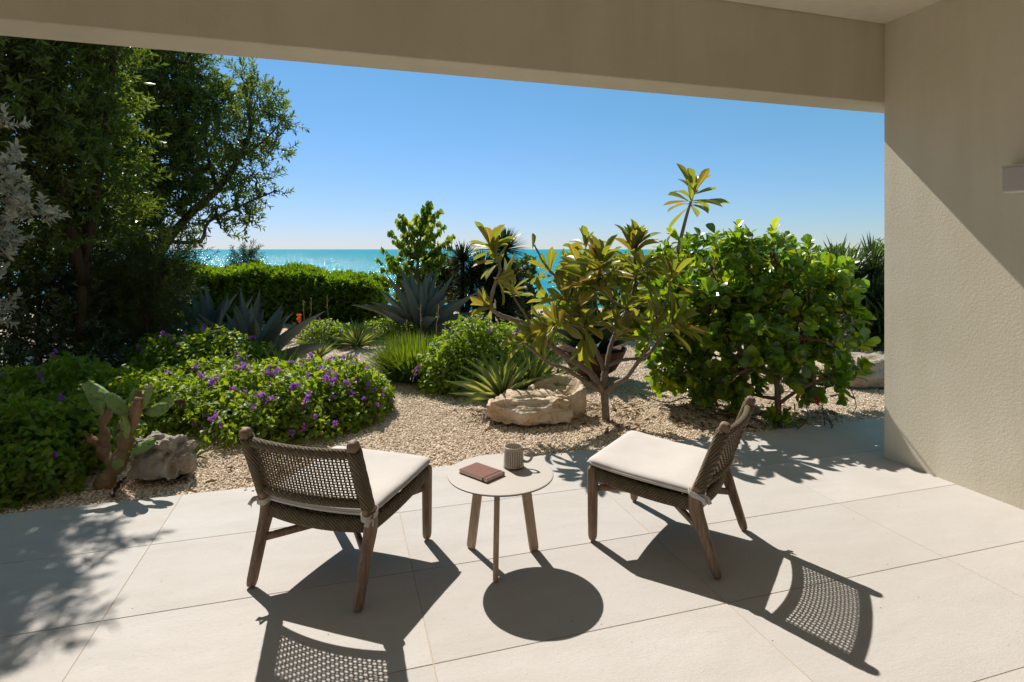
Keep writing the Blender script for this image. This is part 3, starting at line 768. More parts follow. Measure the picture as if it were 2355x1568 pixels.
# ---------------------------------------------------------------- big trees on the left
def clump_tree(name, base, trunk, blobs, nsp, tl, k, L, Wd, mat, bark, r0, tpl=KITE, twigs=True, up=.35, shell=.35, limbs=None):
    root = empty(name, base)
    mb = MB(); tp = smooth_path(trunk, 4); n = len(tp)
    mb.tube(tp, [r0 * (1 - .75 * i / (n - 1)) for i in range(n)], 10)
    for lm, rr in (limbs or []):
        q = smooth_path(lm, 4); mb.tube(q, [rr * (1 - .7 * i / (len(q) - 1)) for i in range(len(q))], 8)
        tp = tp + q
    mb.build('trunk', bark, root, True, True)
    pts, out, idx = in_blobs(blobs, nsp, shell)
    tw = MB()
    A = np.array([tuple(p) for p in tp])
    for b in blobs:
        c = Vector(b[0]); j = np.argmin(((A - np.array(tuple(c))) ** 2).sum(1) + .6 * np.maximum(0, A[:, 2] - c.z) ** 2)
        tw.tube(wiggle(A[j], c, 6, .05, .04), np.linspace(max(.35 * r0, .010), .006, 7), 6)
    if twigs:
        for i in rng.choice(nsp, min(nsp, 420), replace=False):
            c = Vector(blobs[idx[i]][0]); tw.tube(wiggle(c.lerp(Vector(pts[i]), .1), pts[i], 3, .06), np.linspace(.006, .0025, 4), 3, cap=False)
    kind(tw.build('branches', bark, root, True, True), 'stuff')
    d = nrm(out * .8 + rdir(nsp) * .7 + np.array([0, 0, up]))
    pos, y, z = sprigs(pts - d * tl * .4, d, tl, k)
    s = rng.uniform(.7, 1.2, len(pos))
    leaf_part('crown', root, tpl, pos, y, z, L * s, Wd * s, mat)
    return root
def bl_(x, y, d, r, ry=None): return (at(x, y, d), (r, (ry or r), r * .85))
# leaning airy tree
airy = [bl_(560, 185, 9.00, 0.33), bl_(520, 235, 9.13, 0.44), bl_(595, 250, 8.87, 0.44), bl_(650, 275, 8.74, 0.28), bl_(480, 215, 9.26, 0.41), bl_(555, 320, 8.87, 0.46), bl_(625, 335, 8.74, 0.28),
        bl_(470, 300, 9.26, 0.54), bl_(500, 390, 9.13, 0.44), bl_(585, 400, 8.87, 0.33), bl_(640, 440, 8.74, 0.17), bl_(600, 445, 8.74, 0.19), bl_(440, 400, 9.39, 0.54), bl_(450, 480, 9.26, 0.33), bl_(560, 495, 8.87, 0.26),
        bl_(520, 535, 8.87, 0.19), bl_(580, 520, 8.87, 0.15), bl_(430, 150, 9.26, 0.51), bl_(415, 250, 9.39, 0.58), bl_(545, 440, 9.00, 0.26), bl_(500, 470, 9.00, 0.26)]
tr1 = clump_tree('leaning_tree', at(330, 700, 9.51) * 1, [Vector((-6.1, 9.5, 0)), at(345, 640, 9.51), at(385, 555, 9.39), at(440, 490, 9.26), at(500, 435, 9.13), at(545, 370, 9.00), at(575, 300, 8.94), at(565, 200, 9.00)],
                 airy, 980, .24, 14, .092, .032, M['L_air'], M['darkbark'], .09, limbs=[([at(385, 555, 9.39), at(460, 555, 9.00), at(480, 510, 8.94), at(560, 470, 8.87), at(630, 440, 8.74)], .035),
                 ([at(500, 435, 9.13), at(480, 370, 9.19), at(470, 280, 9.26), at(500, 220, 9.13)], .035), ([at(545, 370, 9.00), at(610, 320, 8.81), at(655, 270, 8.74)], .022)])
tr1.location = (-6.1, 9.5, 0)
for ch in tr1.children: ch.matrix_parent_inverse = Matrix.Translation(-tr1.location)
tag(tr1, 'airy small-leaved tree with dark trunk leaning out over the clipped hedge', 'tree')
# dense dark tree
dense = [bl_(60, 130, 5.0, .60), bl_(180, 140, 5.2, .50), bl_(30, 270, 4.9, .60), bl_(150, 280, 5.2, .60), bl_(250, 300, 5.8, .45), bl_(90, 400, 5.2, .60), bl_(200, 410, 5.6, .52),
         bl_(120, 510, 5.6, .55), bl_(240, 510, 6.0, .45), bl_(20, 500, 5.4, .55), bl_(110, 20, 4.9, .60), bl_(-90, 100, 4.7, .65), bl_(-100, 280, 4.9, .65), bl_(20, 20, 4.6, .6), bl_(-80, 420, 5.1, .6), bl_(235, 210, 5.6, .34), bl_(285, 250, 5.9, .2), bl_(290, 370, 6.0, .24), bl_(265, 120, 5.6, .24), bl_(265, 70, 5.4, .36), bl_(240, 40, 5.0, .36), bl_(300, 460, 6.3, .24), ((-4.7, 5.9, 4.7), (.7, .7, .6)), ((-5.3, 6.6, 4.3), (.8, .7, .7)), ((-5.7, 7.2, 3.4), (.8, .7, .8)), ((-5.4, 6.4, 3.0), (.7, .6, .7)), ((-5.4, 4.3, 2.6), (.9, .8, .8)), ((-5.7, 4.9, 1.5), (.8, .7, .8)), ((-5.1, 3.7, 1.7), (.7, .7, .7)), ((-5.3, 4.0, 3.6), (.8, .8, .7))]  # blobs in plain coordinates: mostly unseen crown, added to keep light off the mounds
middle = [bl_(255, 120, 9.4, .85), bl_(330, 150, 9.6, .80), bl_(400, 150, 9.6, .70), bl_(290, 250, 9.4, .90), bl_(370, 270, 9.5, .85), bl_(330, 370, 9.4, .90), bl_(400, 380, 9.5, .70), bl_(270, 440, 9.2, .85), bl_(350, 480, 9.2, .75), bl_(290, 560, 9.0, .70),
          bl_(330, 60, 9.6, .8), bl_(230, 30, 9.5, .9), bl_(410, 95, 9.8, .55), bl_(200, 560, 9.0, .8), bl_(370, 560, 9.0, .5)]
tr3 = clump_tree('broad_tree', (-6.0, 9.2, 0), [(-6.0, 9.2, 0), (-6.0, 9.2, 1.2), (-5.9, 9.3, 2.4), (-5.8, 9.4, 3.6), (-5.7, 9.4, 4.6)], middle, 2400, .26, 14, .10, .036, M['L_tree'], M['darkbark'], .08)
tag(tr3, 'broad olive-green tree standing behind the dense dark tree, beside the leaning one', 'tree')
tr2 = clump_tree('broad_tree', (-4.45, 5.9, 0), [(-4.45, 5.9, 0), (-4.35, 5.8, .9), (-4.15, 5.65, 1.7), (-3.9, 5.5, 2.6), (-3.75, 5.4, 3.4), (-3.7, 5.3, 4.0)],
                 dense, 4100, .21, 13, .085, .030, M['L_tree'], M['darkbark'], .055, limbs=[([(-4.3, 5.75, 1.1), at(180, 400, 5.6), at(220, 320, 5.6), at(230, 220, 5.6)], .05), ([(-4.3, 5.75, 1.1), at(120, 350, 5.2), at(60, 200, 5.0)], .05)])
tag(tr2, 'dense dark green tree whose crown reaches up to the terrace beam', 'tree')
# feathery and glossy dark shrubs below the trees
fe = [bl_(300, 620, 6.3, .42), bl_(370, 660, 6.3, .36), bl_(230, 680, 6.3, .45), bl_(340, 740, 6.2, .35), bl_(400, 600, 6.5, .30), bl_(270, 770, 6.2, .38)]
s1 = clump_tree('feathery_shrub', (-4.15, 6.4, 0), [(-4.15, 6.4, 0), (-4.1, 6.35, .5), (-4.05, 6.3, .9), (-4.0, 6.3, 1.3)], fe, 900, .34, 26, .055, .008, M['L_feather'], M['twig'], .03, up=.9)
tag(s1, 'feathery fine-leaved shrub growing under the leaning tree', 'shrub')
gl = [bl_(60, 640, 5.7, .45), bl_(150, 660, 5.8, .42), bl_(40, 760, 5.6, .45), bl_(150, 780, 5.7, .42), bl_(220, 830, 5.7, .30), bl_(-60, 700, 5.6, .45), bl_(60, 850, 5.6, .30), bl_(300, 840, 6.6, .34), bl_(380, 800, 7.0, .34), bl_(280, 720, 7.2, .5), bl_(180, 720, 7.0, .5)]
s2 = clump_tree('glossy_shrub', (-4.75, 5.75, 0), [(-4.75, 5.75, 0), (-4.75, 5.75, .5), (-4.7, 5.7, 1.1)], gl, 1250, .16, 12, .062, .026, M['L_dark'], M['darkbark'], .04)
tag(s2, 'dark glossy-leaved shrub in deep shade below the dense tree', 'shrub')
bk = [((-9.6, 9.5, .8), (1.3, .6, .9)), ((-7.4, 9.3, .8), (1.3, .6, .9)), ((-5.9, 9.2, .6), (.8, .5, .8)), ((-10.5, 9.5, 1.9), (1.3, .6, .9)), ((-8.2, 9.6, 2.0), (1.2, .6, .8))]
s3 = clump_tree('boundary_shrub', (-8.2, 9.5, 0), [(-8.2, 9.5, 0), (-8.2, 9.5, .6), (-8.1, 9.5, 1.4)], bk, 1500, .2, 12, .09, .04, M['L_dark'], M['darkbark'], .05, twigs=False)
tag(s3, 'wide dark shrub closing the garden behind the dense tree', 'shrub')
# silver shrub at the left edge
sv = [bl_(5, 290, 3.6, .07), bl_(15, 380, 3.6, .12), bl_(45, 455, 3.6, .13), bl_(85, 490, 3.55, .10), bl_(20, 520, 3.6, .14), bl_(15, 590, 3.6, .09), bl_(-60, 420, 3.6, .26), bl_(-80, 560, 3.6, .26), bl_(-60, 700, 3.6, .24)]
s4 = clump_tree('silver_shrub', (-3.75, 3.75, 0), [(-3.75, 3.75, 0), (-3.7, 3.72, .7), (-3.6, 3.66, 1.3), (-3.45, 3.6, 1.9)], sv, 120, .13, 20, .050, .022, M['L_silver'], M['bark'], .03, tpl=OVAL, twigs=True, shell=.1, up=.3)
tag(s4, 'silver-grey leaved shrub reaching in beside the dense tree', 'shrub')

# ---------------------------------------------------------------- flowering mounds
def petals_mesh(name, mat, n=26, r=.5, seed=1):
    g = np.random.default_rng(seed); d = nrm(g.normal(size=(n, 3)) + np.array([0, .25, 0])); pos = d * r * .35
    V, F = leaves_np(KITE, pos, nrm(d + g.normal(0, .5, (n, 3))), nrm(g.normal(size=(n, 3))), np.full(n, r * 1.0), np.full(n, r * .75))
    return mesh_np(name, V, F, mat)
FLOWER = [petals_mesh('flower_cluster', M['purple'], 22, .5, s) for s in (1, 2, 3, 4)]
def mound(name, base, domes, nleaf, mat, L, label, nfl=0, fl_sel=None, group='purple-flowering groundcover mounds', tpl=HEART, fl=.040, cat='shrub'):
    root = empty(name, base)
    ar = np.array([d[2] * d[3] + d[4] * (d[2] + d[3]) for d in domes]); idx = rng.choice(len(domes), nleaf, p=ar / ar.sum())
    D = np.array(domes)[idx]; d = rdir(nleaf); d[:, 2] = np.abs(d[:, 2]) ** .8; d = nrm(d)
    bumpy = 1 + .13 * np.sin(d[:, 0] * 6 + D[:, 0] * 5) * np.sin(d[:, 1] * 7 + D[:, 1] * 3) + .07 * np.sin(d[:, 0] * 17 + 2) * np.sin(d[:, 2] * 13)
    s = (bumpy * (1 - .42 * rng.random(nleaf) ** 2.0))[:, None]
    pos = np.stack([D[:, 0], D[:, 1], 0 * D[:, 0]], 1) + d * D[:, 2:5] * s; pos[:, 2] = np.maximum(pos[:, 2], .01)
    N = nrm(d / D[:, 2:5]); z = nrm(N * .6 + np.array([0, 0, .55]) + rng.normal(0, .38, (nleaf, 3))); y = rdir(nleaf) + N * .45 + np.array([0, 0, -.15])
    sc = rng.uniform(.65, 1.2, nleaf)
    leaf_part('foliage', root, tpl, pos, y, z, L * sc, L * .78 * sc, mat)
    st = MB()
    for i in rng.choice(nleaf, min(nleaf, 90), replace=False):
        b = domes[idx[i]]; p0 = (b[0] + rng.normal(0, .12 * b[2]), b[1] + rng.normal(0, .12 * b[3]), 0.0)
        st.tube(wiggle(p0, pos[i], 3, .06), np.linspace(.005, .002, 4), 3, cap=False)
    kind(st.build('stems', M['twig'], root, False, True), 'stuff')
    if nfl:
        n = nfl * 3; k = rng.choice(len(domes), n, p=ar / ar.sum()); E = np.array(domes)[k]; e = rdir(n); e[:, 2] = np.abs(e[:, 2]) ** .8; e = nrm(e)
        bumpy = 1 + .13 * np.sin(e[:, 0] * 6 + E[:, 0] * 5) * np.sin(e[:, 1] * 7 + E[:, 1] * 3) + .07 * np.sin(e[:, 0] * 17 + 2) * np.sin(e[:, 2] * 13)
        fp = np.stack([E[:, 0], E[:, 1], 0 * E[:, 0]], 1) + e * E[:, 2:5] * (bumpy * rng.uniform(1.0, 1.07, n))[:, None]
        keep = (e[:, 1] < .45)
        if fl_sel is not None: keep &= fl_sel(fp)
        fp = fp[keep][:nfl]; ee = e[keep][:nfl]
        # not buried in another dome
        ok = np.ones(len(fp), bool)
        for b in domes: ok &= (((fp[:, 0] - b[0]) / b[2]) ** 2 + ((fp[:, 1] - b[1]) / b[3]) ** 2 + (fp[:, 2] / b[4]) ** 2) > .78
        fp, ee = fp[ok], ee[ok]; m = len(fp)
        if m > 20:                              # gather the blooms in loose groups
            ctr = fp[rng.choice(m, m // 3, replace=False)]; dd2 = ((fp[:, None] - ctr[None]) ** 2).sum(-1); nn_ = ctr[dd2.argmin(1)]; fp = fp + (nn_ - fp) * rng.uniform(.15, .75, (m, 1)) + rng.normal(0, .012, (m, 3))
        leaf_objects(root, FLOWER, fp, nrm(ee + rng.normal(0, .3, (m, 3))), rdir(m), fl * rng.uniform(.7, 1.35, m), fl * rng.uniform(.7, 1.2, m), 'flower_cluster')
    return tag(root, label, cat, group)
mound('flowering_shrub', (-1.85, 5.0, 0), [(-1.98, 4.95, .74, .72, .45), (-1.52, 5.08, .42, .55, .44), (-2.45, 5.0, .40, .56, .40), (-1.70, 4.72, .50, .52, .33), (-1.30, 5.0, .22, .40, .30)], 18500, M['L_lant'], .045,
      'broad sunlit mound of purple flowers spilling onto the gravel path', 230)
mound('flowering_shrub', (-3.25, 5.85, 0), [(-3.25, 5.95, .75, .75, .60), (-2.80, 5.5, .42, .48, .36), (-3.0, 5.3, .50, .45, .36)], 11000, M['L_lant'], .046,
      'bright yellow-green flowering mound in front of the blue agaves', 70)
mound('flowering_shrub', (-3.75, 4.75, 0), [(-3.75, 4.75, .80, .65, .50), (-3.05, 4.65, .45, .5, .38)], 8500, M['L_lant'], .050,
      'shaded flowering mound behind the prickly pear', 24)
mound('flowering_shrub', (-3.2, 3.65, 0), [(-3.25, 3.72, .52, .45, .44), (-2.90, 3.42, .28, .24, .26), (-3.0, 3.95, .40, .35, .40), (-3.15, 3.30, .32, .22, .26)], 7500, M['L_lant'], .050,
      'dark flowering mound at the paving edge beside the prickly pear', 46)
mound('flowering_shrub', (-.38, 6.15, 0), [(-.40, 6.15, .52, .50, .70), (-.62, 5.95, .36, .36, .48), (-.1, 6.3, .4, .4, .55)], 8500, M['L_lant'], .046,
      'tall rounded green mound with few purple flowers behind the cream-edged agave', 26)
mound('flowering_shrub', (-2.85, 8.75, 0), [(-2.9, 8.75, .36, .35, .36), (-2.6, 8.7, .3, .3, .30)], 2600, M['L_lant'], .04, 'low green mound in front of the hedge, left of a spiky rosette', 14)
mound('flowering_shrub', (-2.1, 9.1, 0), [(-2.1, 9.1, .36, .32, .34), (-1.8, 9.3, .3, .3, .28)], 2400, M['L_lant'], .04, 'small green mound between the hedge end and the large blue agave', 10)
mound('flowering_shrub', (.55, 7.9, 0), [(.45, 7.9, .55, .4, .50), (.1, 7.8, .4, .35, .42)], 3200, M['L_lant'], .045, 'green mound half hidden behind the plumeria limbs', 14)

# ---------------------------------------------------------------- hedges
def hedge(name, x0, x1, y0, y1, ztop, label, mat, n, L, Wd, slope=0.0, tpl=OVAL):
    root = empty(name, ((x0 + x1) / 2, (y0 + y1) / 2, 0)); p = []; d = []
    lx, ly = x1 - x0, y1 - y0
    ar = np.array([lx * ly * 1.1, lx * ztop * 1.1, lx * ztop * 1.0, ly * ztop, ly * ztop]); k = rng.choice(5, n, p=ar / ar.sum())
    u, v = rng.random(n), rng.random(n); P = np.zeros((n, 3)); D = np.zeros((n, 3))
    X = x0 + lx * u; Y = y0 + ly * v
    for i, (fx, fy, fz, dd) in enumerate([(X, Y, ztop + 0 * X, (0, 0, 1)), (X, y0 + 0 * X, ztop * v ** .8, (0, -1, .5)), (X, y1 + 0 * X, ztop * v, (0, 1, .4)), (x0 + 0 * X, Y, ztop * u, (-1, 0, .4)), (x1 + 0 * X, Y, ztop * u, (1, 0, .4))]):
        m = k == i; P[m] = np.stack([fx, fy, fz], 1)[m]; D[m] = dd
    # soften the corners and undulate
    cz = np.clip(P[:, 2] / ztop, 0, 1); inset = .16 * cz ** 4
    P[:, 1] = np.where(k == 1, P[:, 1] + inset, P[:, 1]); P[:, 0] = np.where(k == 4, P[:, 0] - 2.2 * inset, np.where(k == 3, P[:, 0] + 2.2 * inset, P[:, 0]))
    wv = .05 * np.sin(P[:, 0] * 2.3) + .04 * np.sin(P[:, 0] * 5.1 + P[:, 1] * 3) + .03 * np.sin(P[:, 1] * 7)
    P += D * (wv - .45 * rng.random(n) ** 1.6)[:, None]
    t = np.clip((P[:, 0] - x0) / lx, 0, 1); P[:, 2] *= 1 - slope * t ** 2.5; P[:, 2] -= np.where(k == 0, .22 * np.clip((t - .9) / .1, 0, 1) ** 2 * ztop, 0)
    dd = nrm(D + np.array([0, 0, .5]) + rng.normal(0, .4, (n, 3)))
    pos, y, z = sprigs(P, dd, .10, 9, (25, 75))
    s = rng.uniform(.7, 1.2, len(pos)); leaf_part('foliage', root, tpl, pos, y, z, L * s, Wd * s, mat)
    st = MB()
    for i in range(int(lx * 34)):
        x = rng.uniform(x0 + .1, x1 - .1); yy = rng.uniform(y0 + .12, y1 - .1)
        st.tube(wiggle((x, yy, -.05), (x + rng.normal(0, .12), yy + rng.normal(0, .1), ztop * (1 - slope * ((x - x0) / lx) ** 2.5) * .9), 4, .05), np.linspace(.012, .005, 5), 4, cap=False)
    kind(st.build('branches', M['darkbark'], root, False, True), 'stuff')
    return tag(root, label, 'hedge')
hedge('hedge', -8.6, -2.75, 11.3, 12.7, 1.00, 'clipped glossy green hedge in front of the bright sea glitter', M['L_hedge'], 9000, .105, .044, .24)
hedge('hedge', .95, 3.6, 9.6, 11.0, 1.26, 'clipped yellow-green hedge behind the plumeria', M['L_hedge2'], 3000, .075, .040, .0)
hedge('hedge', 3.7, 9.0, 9.0, 10.4, 1.30, 'clipped green hedge behind the dark palm near the wall', M['L_hedge'], 4200, .085, .045, .0)

# ---------------------------------------------------------------- agaves and rosettes
def agave(name, base, n, L, Wd, mat, label, elev=(12, 85), curves=(.05, .35, -.2, .55), thick=.06, prof=([0, .08, .35, .7, .93, 1], [.62, .60, 1, .62, .14, .02]), fold=1.0, seg=9, group=None, cat='agave', part='leaf', power=1.0):
    root = empty(name, base)
    ms = [strap_mesh(part, mat, c, fold, seg, prof, thick) for c in curves]
    i = np.arange(n); a = i * 2.39996 + rng.uniform(0, 6); t = (i + .5) / n
    e = np.radians(elev[0] + (elev[1] - elev[0]) * t ** power + rng.normal(0, 4, n))
    y = np.stack([np.cos(a) * np.cos(e), np.sin(a) * np.cos(e), np.sin(e)], 1)
    z = np.stack([-np.cos(a) * np.sin(e), -np.sin(a) * np.sin(e), np.cos(e)], 1)
    s = rng.uniform(.85, 1.12, n) * (1 - .15 * t)
    pos = np.array(tuple(base))[None] + np.stack([np.cos(a) * np.cos(e), np.sin(a) * np.cos(e), .3 + 0 * a], 1) * (.11 * L)
    pos[:, 2] += .10 * L * t
    leaf_objects(root, ms, pos, y, z, L * s, Wd * s * rng.uniform(.85, 1.1, n), part)
    hb = MB().lathe([(.03 * L, -.02), (.10 * L, .04 * L), (.09 * L, .14 * L), (.04 * L, .24 * L), (.005, .27 * L)], 10); hb.v[0] = hb.v[0] + np.array(tuple(base))
    hb.build('heart', mat, root, True, True)
    return tag(root, label, cat, group)
agave('agave', (-3.05, 6.75, 0), 27, .94, .21, M['L_agave'], 'broad blue-grey agave rising behind the bright flowering mound', (14, 84))
agave('agave', (-4.10, 7.75, 0), 25, .90, .20, M['L_agave'], 'blue-grey agave in shade against the foot of the hedge', (16, 84))
agave('agave', (-1.55, 9.75, 0), 30, 1.12, .21, M['L_agave'], 'largest blue-grey agave, standing in front of the heart-leaved tree', (14, 86))
agave('rosette', (-2.27, 5.62, .12), 22, .40, .055, M['L_varieg'], 'cream-edged rosette poking out of the broad flower mound', (35, 86), (.1, .3, .02), .02, seg=6, cat='agave')
agave('rosette', (-2.28, 8.45, 0), 46, .44, .048, M['L_varieg'], 'small spiky pale rosette in front of the hedge', (8, 86), (.1, .3, .02), .02, seg=5)
agave('rosette', (-.09, 5.24, .04), 42, .54, .058, M['L_varieg'], 'cream-edged rosette spreading low over the gravel beside the golden boulder', (6, 86), (.15, .5, .02, .3), .02, seg=6)
agave('rosette', (.17, 5.48, .04), 46, .58, .058, M['L_varieg'], 'cream-edged rosette standing upright behind the golden boulder', (14, 88), (.1, .45, .02, .25), .02, seg=6)
agave('rosette', (.42, 5.50, .0), 26, .36, .036, M['L_varieg'], 'thin drooping rosette between boulder and plumeria trunk', (12, 80), (.5, .9, .3), .02, seg=6)
agave('aloe', (-3.25, 9.0, 0), 24, .36, .035, M['L_orange'], 'orange-tinted aloe in front of the dark hedge', (20, 86), (.1, .35, .02), .02, seg=4, cat='aloe')
agave('fern', (-2.19, 3.93, .0), 18, .15, .018, M['L_grass'], 'tiny bright green tuft beside the grey boulder', (10, 80), (.5, .9, .3), .02, seg=5, cat='plant')
agave('rosette', (-2.55, 7.55, 0), 18, .34, .05, M['L_varieg'], 'young pale rosette on the gravel right beside the broad blue-grey agave', (18, 80), (.1, .3, .02), .02, seg=5)

# bowl planter with green agave behind the plumeria
bp = Vector((.91, 6.45, 0)); bowl = empty('bowl_planter', bp); tag(bowl, 'rusted steel bowl planter behind the plumeria limbs', 'planter')
MB().lathe([(.06, .0), (.15, .03), (.26, .11), (.33, .22), (.37, .32), (.38, .332), (.37, .332), (.31, .26), (.22, .21), (.001, .19)], 48).build('bowl', M['rust'], bowl, True)
MB().lathe([(.001, .31), (.22, .305), (.355, .295)], 32).build('soil', M['soil'], bowl, True)
agave('agave', bp + Vector((0, 0, .29)), 24, .60, .17, M['L_agave2'], 'dark green agave growing in the rusted bowl planter', (20, 84))

# grass clump with red flower, dry stalks, aloe spike
def tuft(name, base, n, L, Wd, mat, label, spread, elev, droop, cat='grass', group=None):
    root = empty(name, base); a = rng.uniform(0, 6.283, n); e = np.radians(rng.uniform(elev[0], elev[1], n)); r = np.sqrt(rng.random(n)) * spread
    d = np.stack([np.cos(a) * np.cos(e), np.sin(a) * np.cos(e), np.sin(e)], 1); p = np.array(tuple(base))[None] + np.stack([np.cos(a) * r, np.sin(a) * r, 0 * a], 1)
    V, F = blades_np(p, d, L * rng.uniform(.6, 1.1, n), Wd, droop * rng.uniform(.3, 1.3, n), 5)
    kind(link('blades', mesh_np('blades', V, F, mat), root, None, True), 'stuff')
    return tag(root, label, cat, group)
gr = tuft('grass_clump', (-1.08, 6.5, 0), 2600, .48, .013, M['L_grass'], 'dense bright green grassy clump at the bend of the gravel path', .34, (38, 88), 1.0)
rf = empty('red_flower', at(994, 870, 6.25)); tag(rf, 'single pinkish red bloom on a thin stalk above the grassy clump', 'flower')
rf.location = (-.87, 6.25, 0)
MB().tube(wiggle((-.87, 6.25, 0), at(994, 812, 6.25), 5, .03), .0035, 5).build('stem', M['twig'], rf, True, True)
leaf_objects(rf, petals_mesh('bloom', M['red'], 26, .5, 7), np.array([tuple(at(994, 808, 6.25))]), np.array([(0, 0, 1.)]), np.array([(0, 1., 0)]), .055, .055, 'bloom')
DRY = [(at(700, 765, 9.2), at(697, 690, 9.2), 'beside the orange aloe spike'), (at(706, 765, 9.1), at(716, 685, 9.1), 'next to the orange aloe'), (at(754, 770, 9.0), at(752, 680, 9.0), 'above the low green mound'), (at(938, 830, 6.6), at(935, 735, 6.6), 'above the grassy clump'), (at(962, 830, 6.5), at(968, 700, 6.5), 'in front of the large agave'), (at(1000, 800, 7.5), at(1008, 700, 7.5), 'right of the large agave heart')]
for p, q, wh in DRY:
    o = MB().tube(wiggle((p.x, p.y, 0), q, 6, .015), np.linspace(.007, .003, 7), 5)
    for k in range(7):
        c = Vector((p.x, p.y, 0)).lerp(q, .72 + .04 * k); o.tube([c, c + Vector((rng.normal(0, .02), rng.normal(0, .02), .025))], [.004, .001], 4)
    base = Vector((p.x, p.y, 0)); o.v = [v - np.array(tuple(base)) for v in o.v]
    ob = o.build('dry_stalk', M['dry'], None, True); ob.location = base
    tag(ob, 'thin dry flower stalk standing ' + wh, 'stalk', 'dry flower stalks')
sp = empty('aloe_flower', (at(687, 765, 9.1).x, 9.1, 0)); tag(sp, 'orange aloe flower spike in front of the dark hedge', 'flower')
MB().tube([sp.location, at(687, 735, 9.1)], [.006, .004], 6).build('stem', M['dry'], sp, True, True)
n = 60; pp = np.array(tuple(at(687, 738, 9.1)))[None] + np.stack([rng.normal(0, .012, n), rng.normal(0, .012, n), rng.uniform(0, .13, n)], 1)
leaf_part('bloom', sp, KITE, pp, nrm(rdir(n) + np.array([0, 0, -1.2])), rdir(n), .04, .016, M['orangefl'], False)

# ---------------------------------------------------------------- prickly pear
cp = Vector((-2.50, 3.56, 0)); cac = empty('prickly_pear', cp); tag(cac, 'old prickly pear cactus with corky brown trunk and a few green pads', 'cactus')
def pp_at(x, y, d=3.55): return at(x, y, d)
tk = MB()
def old_stem(pts, w, t):                       # woody old pads in a row, pinched where they join
    P = smooth_path(pts, 8); m = len(P); rr = []
    for k in range(m):
        q = .58 + .42 * abs(math.sin(math.pi * (k / 8.0 + .12))) ** .6; rr.append((w * q, t * q))
    tk.tube(P, rr, 14, up=(.2, 1, .1))
old_stem([pp_at(226, 1124, 3.50), pp_at(262, 1080, 3.52), pp_at(284, 1030, 3.55), pp_at(290, 985, 3.58), pp_at(316, 935, 3.6), pp_at(332, 905, 3.6)], .056, .034)
old_stem([pp_at(286, 1010, 3.58), pp_at(304, 962, 3.53), pp_at(318, 915, 3.52)], .036, .026)
old_stem([pp_at(262, 1080, 3.56), pp_at(244, 1035, 3.64), pp_at(240, 975, 3.68), pp_at(252, 925, 3.70)], .036, .028)
old_stem([pp_at(250, 1060, 3.6), pp_at(222, 1025, 3.64), pp_at(204, 1000, 3.64)], .034, .026)
g2 = np.concatenate(tk.v); g2 = g2 + np.array([[noise.noise(Vector(p) * 17) * .016 + noise.noise(Vector(p) * 45) * .010, noise.noise(Vector(p) * 17 + Vector((5, 0, 0))) * .016, noise.noise(Vector(p) * 17 + Vector((0, 5, 0))) * .014] for p in g2]); tk.v = [g2]
tk.build('trunk', M['cactuswood'], cac, True, True)
def pad_mesh(seed):
    V = []; F = []; na, nr = 22, 5
    for side in (1, -1):
        for r in range(nr + 1):
            for a in range(na):
                t = 2 * math.pi * a / na; q = r / nr; wx = .5 * math.sin(t); yy = .5 - .5 * math.cos(t); wx *= .72 + .28 * yy
                V.append((wx * q, .5 + (yy - .5) * q, side * .085 * math.sqrt(max(0, 1 - q ** 2.5)) + .02 * math.sin(seed + yy * 3)))
    for sd in (0, 1):
        o = sd * (nr + 1) * na
        for r in range(nr):
            for a in range(na):
                b = (a + 1) % na; f = (o + r * na + a, o + r * na + b, o + (r + 1) * na + b, o + (r + 1) * na + a); F.append(f if sd else f[::-1])
    return mesh_np('pad', V, [np.array(F)], M['cactus'], True)
PADS = [pad_mesh(0), pad_mesh(1.5)]
def pad(x0, y0, x1, y1, w, facing, d=3.55, d1=None):
    a, b = at(x0, y0, d), at(x1, y1, d1 or d); y = np.array([tuple(b - a)]); L = (b - a).length
    leaf_objects(cac, PADS[int(w * 100) % 2], np.array([tuple(a)]), y, np.array([facing]), L, w * 1.22, 'pad')
pad(305, 965, 243, 905, .085, (.1, -1, .35), 3.56)
pad(262, 925, 190, 880, .075, (.3, -.8, .6), 3.58)
pad(236, 955, 205, 885, .07, (.7, -.7, .2), 3.66)
pad(325, 917, 350, 925, .02, (0, -1, 0), 3.6)
pad(335, 950, 388, 935, .078, (-.2, -1, .3), 3.56)
pad(358, 945, 398, 915, .07, (.3, -1, .0), 3.62)
pad(310, 925, 322, 945, .03, (0, -1, 0), 3.6)
pad(305, 938, 318, 890, .065, (.3, -1, 0), 3.60)
pad(300, 1045, 358, 1010, .072, (-.3, -.8, .5), 3.50)
pad(285, 1060, 258, 1075, .06, (0, -1, .1), 3.47)
pad(292, 1010, 285, 950, .06, (1, -.25, 0), 3.5)
pad(330, 935, 345, 890, .055, (.9, -.4, 0), 3.58)

